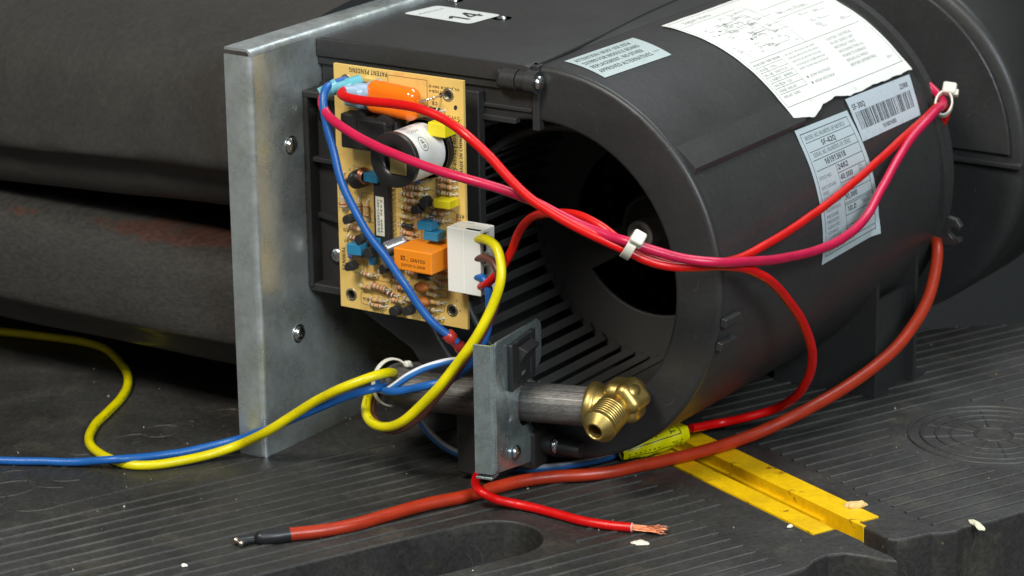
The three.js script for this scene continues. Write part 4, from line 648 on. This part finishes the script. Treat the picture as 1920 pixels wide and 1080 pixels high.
{ // two blue wires with a white stripe
  const striped = (key, r, label, ph) => {
    const c = new THREE.CatmullRomCurve3(WIRES[key].map((p) => V(...p)), false, 'centripetal'), n = 120, base = clean(new THREE.TubeGeometry(c, n, r, 18));
    const p = base.attributes.uv, col = new Float32Array(p.count * 3);
    for (let i = 0; i < p.count; i += 3) { let v = 0; for (let k = 0; k < 3; k++) v += p.getY(i + k) / 3; const w = Math.abs(((v + ph) % 1) - 0.5) < 0.2; for (let k = 0; k < 3; k++) { col[(i + k) * 3] = w ? 0.72 : 0.035; col[(i + k) * 3 + 1] = w ? 0.76 : 0.16; col[(i + k) * 3 + 2] = w ? 0.8 : 0.45; } }
    base.setAttribute('color', new THREE.BufferAttribute(col, 3));
    return tag(rebase(mesh('striped_wire', base, new THREE.MeshPhysicalMaterial({ vertexColors: true, roughness: 0.34 }))), label, 'wire', 'loose furnace wires');
  };
  striped('striped', 1.9, 'blue wire with white stripe lying on the bench under the bracket', 0.2);
  striped('pale_blue', 1.8, 'short blue wire with white stripe looping over the gas pipe', 0.25);
}
{ // red butt splice on the blue wire
  const a = V(98.2, 75.4, -13), b = V(103.6, 66, -19);
  tag(rebase(mesh('butt_splice', [aim(lathe([[1.6, 0], [3, 0.3], [3.1, 3.6], [2.5, 4.6], [2.4, 7.5], [3.0, 8.6], [2.9, 12], [1.6, 12.4]], 24), a, b.clone().sub(a))], new THREE.MeshPhysicalMaterial({ color: 0xc23a33, roughness: 0.25, transmission: 0.3, thickness: 0, side: THREE.DoubleSide }))), 'translucent red butt splice on the end of the blue wire', 'splice');
}
function cableTie(x, y, z, dir, rx, ry, headAt, label, s = 1) {
  const g = group('cable_tie', null, x, y, z), q = new THREE.Quaternion().setFromUnitVectors(V(0, 0, 1), V(...dir).normalize());
  tag(g, label, 'cable tie', 'nylon cable ties');
  const o = []; for (let i = 0; i <= 40; i++) { const a = i / 40 * Math.PI * 2; o.push([rx * Math.cos(a), ry * Math.sin(a)]); }
  const inn = o.map(([a, b]) => [a * (1 - 1 / rx), b * (1 - 1 / ry)]);
  mesh('strap', extrude(o.slice(0, 40), -2.1 * s, 2.1 * s, 0.3, [inn.slice(0, 40)]).applyQuaternion(q), M.nylon, g);
  mesh('head', [new RoundedBoxGeometry(6.6 * s, 5.6 * s, 6 * s, 3, 1.2).translate(...headAt), new RoundedBoxGeometry(2.6 * s, 3 * s, 4 * s, 2, 0.6).translate(headAt[0] + 3.2 * s, headAt[1] - 1.6 * s, headAt[2])].map((m) => m.applyQuaternion(q)), M.nylon, g);
}
cableTie(201.2, 133.6, -5.6, [0.75, -0.45, -0.35], 4.8, 7, [1.6, 7.2, 1], 'white cable tie bundling three red wires across the blower opening');
cableTie(221, 143.5, -275, [0.35, 0.55, 0.75], 4.6, 6.8, [1.6, 8.2, 0], 'white cable tie at the rear edge beside the barcode sticker', 1.05);
cableTie(64, 45, -16, [0.9, 0.1, 0.35], 10.6, 11.6, [8, 8, 2], 'white cable tie looped around the gas pipe and wires', 0.55);
{ // yellow paper tag on the red wire
  const [c, x] = canvas(512, 256); x.fillStyle = '#d8d400'; x.fillRect(0, 0, 512, 256); x.strokeStyle = '#222'; x.lineWidth = 7; x.strokeRect(40, 40, 400, 176); x.fillStyle = '#1b1b14';
  x.save(); x.translate(250, 128); x.rotate(-Math.PI / 2); fit(x, 'ATT', -70, 160, 140, 60, 'bold'); x.restore(); x.fillStyle = 'rgba(40,40,20,0.55)'; for (let i = 0; i < 6; i++) x.fillRect(80 + i * 34, 70, 14, 112);
  const a = V(151, 5.5, -80), b = V(167.2, 9, -113.5), d = b.clone().sub(a), L = d.length(), pos = [], uv = [], idx = [], nu = 16, nv = 20;
  const dn = d.clone().normalize(), sd = V(dn.z, 0, -dn.x).normalize(), up = sd.clone().cross(dn).normalize();
  if (up.y < 0) up.negate();
  for (let i = 0; i <= nu; i++) for (let j = 0; j <= nv; j++) {
    const t = i / nu, w = 2.6 + 4.8 * Math.sin(Math.min(1, t * 1.25 + 0.15) * Math.PI * 0.62) - 2.2 * Math.max(0, t - 0.85) * 6, hh = 2.8, q = j / nv * Math.PI * 2, k = 1 + 0.06 * Math.sin(t * 21 + j);
    const p = a.clone().addScaledVector(d, t).addScaledVector(sd, w * 0.55 * Math.cos(q) * k).addScaledVector(up, (w * 0.72) * Math.sin(q) * k); p.y = Math.max(p.y, 0.9); pos.push(p.x, p.y, p.z); uv.push(t, j / nv * 2 % 1.0001);
  }
  for (let i = 0; i < nu; i++) for (let j = 0; j < nv; j++) { const q = i * (nv + 1) + j; idx.push(q, q + 1, q + nv + 1, q + 1, q + nv + 2, q + nv + 1); }
  const g = new THREE.BufferGeometry(); g.setAttribute('position', new THREE.Float32BufferAttribute(pos, 3)); g.setAttribute('uv', new THREE.Float32BufferAttribute(uv, 2)); g.setIndex(idx); g.computeVertexNormals();
  tag(rebase(mesh('wire_tag', g, std({ map: ctex(c), roughness: 0.35 }))), 'yellow printed wrap tag lying under the blower on the red wire', 'tag');
}
// ---------------------------------------------------------------- crumbs on the bench
{
  const chip = (name, x, z, a, b, h, turn, hex, label, category) => {
    const g = new THREE.IcosahedronGeometry(1, 3), p = g.attributes.position; seed = Math.round(x * 7 + 900);
    for (let i = 0; i < p.count; i++) { const q = V().fromBufferAttribute(p, i), k = 0.55 + 0.9 * fractal(q.x * 0.25 + 0.5, q.z * 0.25 + 0.5 + q.y * 0.1, 8, 3, Math.round(x)); p.setXYZ(i, q.x * a * k, Math.max(-0.2, q.y * h * k), q.z * b * k); }
    g.computeVertexNormals(); g.rotateY(turn).translate(x, 0.5, z);
    tag(rebase(mesh(name, g, std({ color: hex, roughness: 0.65 }))), label, category);
  };
  chip('paint_chip', 210.7, 2.2, 4.2, 2.4, 1.0, 0.3, 0xdedccb, 'oval white paint flake beside the frayed copper end', 'paint chip');
  chip('glue_blob', 271, -88, 5.4, 3.0, 2.2, 0.6, 0xd9b878, 'tan dried glue blob on the end of the yellow rail', 'glue blob');
  chip('paint_chip', 328.5, -95, 2.0, 6.4, 1.2, 0.9, 0xd9d7bd, 'curved white paint sliver near the bench edge', 'paint chip');
  chip('crumb', 54, 128.5, 1.5, 1.2, 0.9, 0.3, 0xe8e6da, 'tiny white crumb on the ribbed bench near the handle slot', 'crumb');
  chip('crumb', 258, -50, 1.6, 1.0, 0.8, 1.3, 0xe2ddc8, 'tiny pale crumb at the near corner of the yellow rail', 'crumb');
}
{ // loose grit, far too fine to count
  const inst = new THREE.InstancedMesh(new THREE.IcosahedronGeometry(0.00035, 0), std({ color: 0xffffff, roughness: 0.8 }), 420), m = new THREE.Matrix4(), col = new THREE.Color(); inst.name = 'grit'; seed = 31;
  inst.userData = { kind: 'stuff', label: 'fine pale grit scattered over the bench top', category: 'grit' };
  for (let i = 0; i < 420; i++) {
    const s = -180 + rnd() * 430, t = -150 + rnd() * 560, k = 0.5 + 1.3 * rnd() ** 3, x = s * Math.cos(BE) + t * Math.sin(BE), z = s * Math.sin(BE) - t * Math.cos(BE), slot = s > 124 && s < 177 && t < 62, gap = t > 150 && t < 196;
    m.compose(V(x / 1000, slot || gap ? -0.0295 : 0.0002, z / 1000), new THREE.Quaternion().setFromEuler(new THREE.Euler(rnd() * 6, rnd() * 6, rnd() * 6)), V(k * (0.7 + rnd()), k * 0.6, k)); inst.setMatrixAt(i, m);
    const c = rnd(); inst.setColorAt(i, c < 0.5 ? col.setRGB(0.3, 0.26, 0.19) : c < 0.8 ? col.setRGB(0.2, 0.14, 0.08) : col.setRGB(0.6, 0.58, 0.5));
  }
  scene.add(inst);
}
renderer.render(scene, camera);
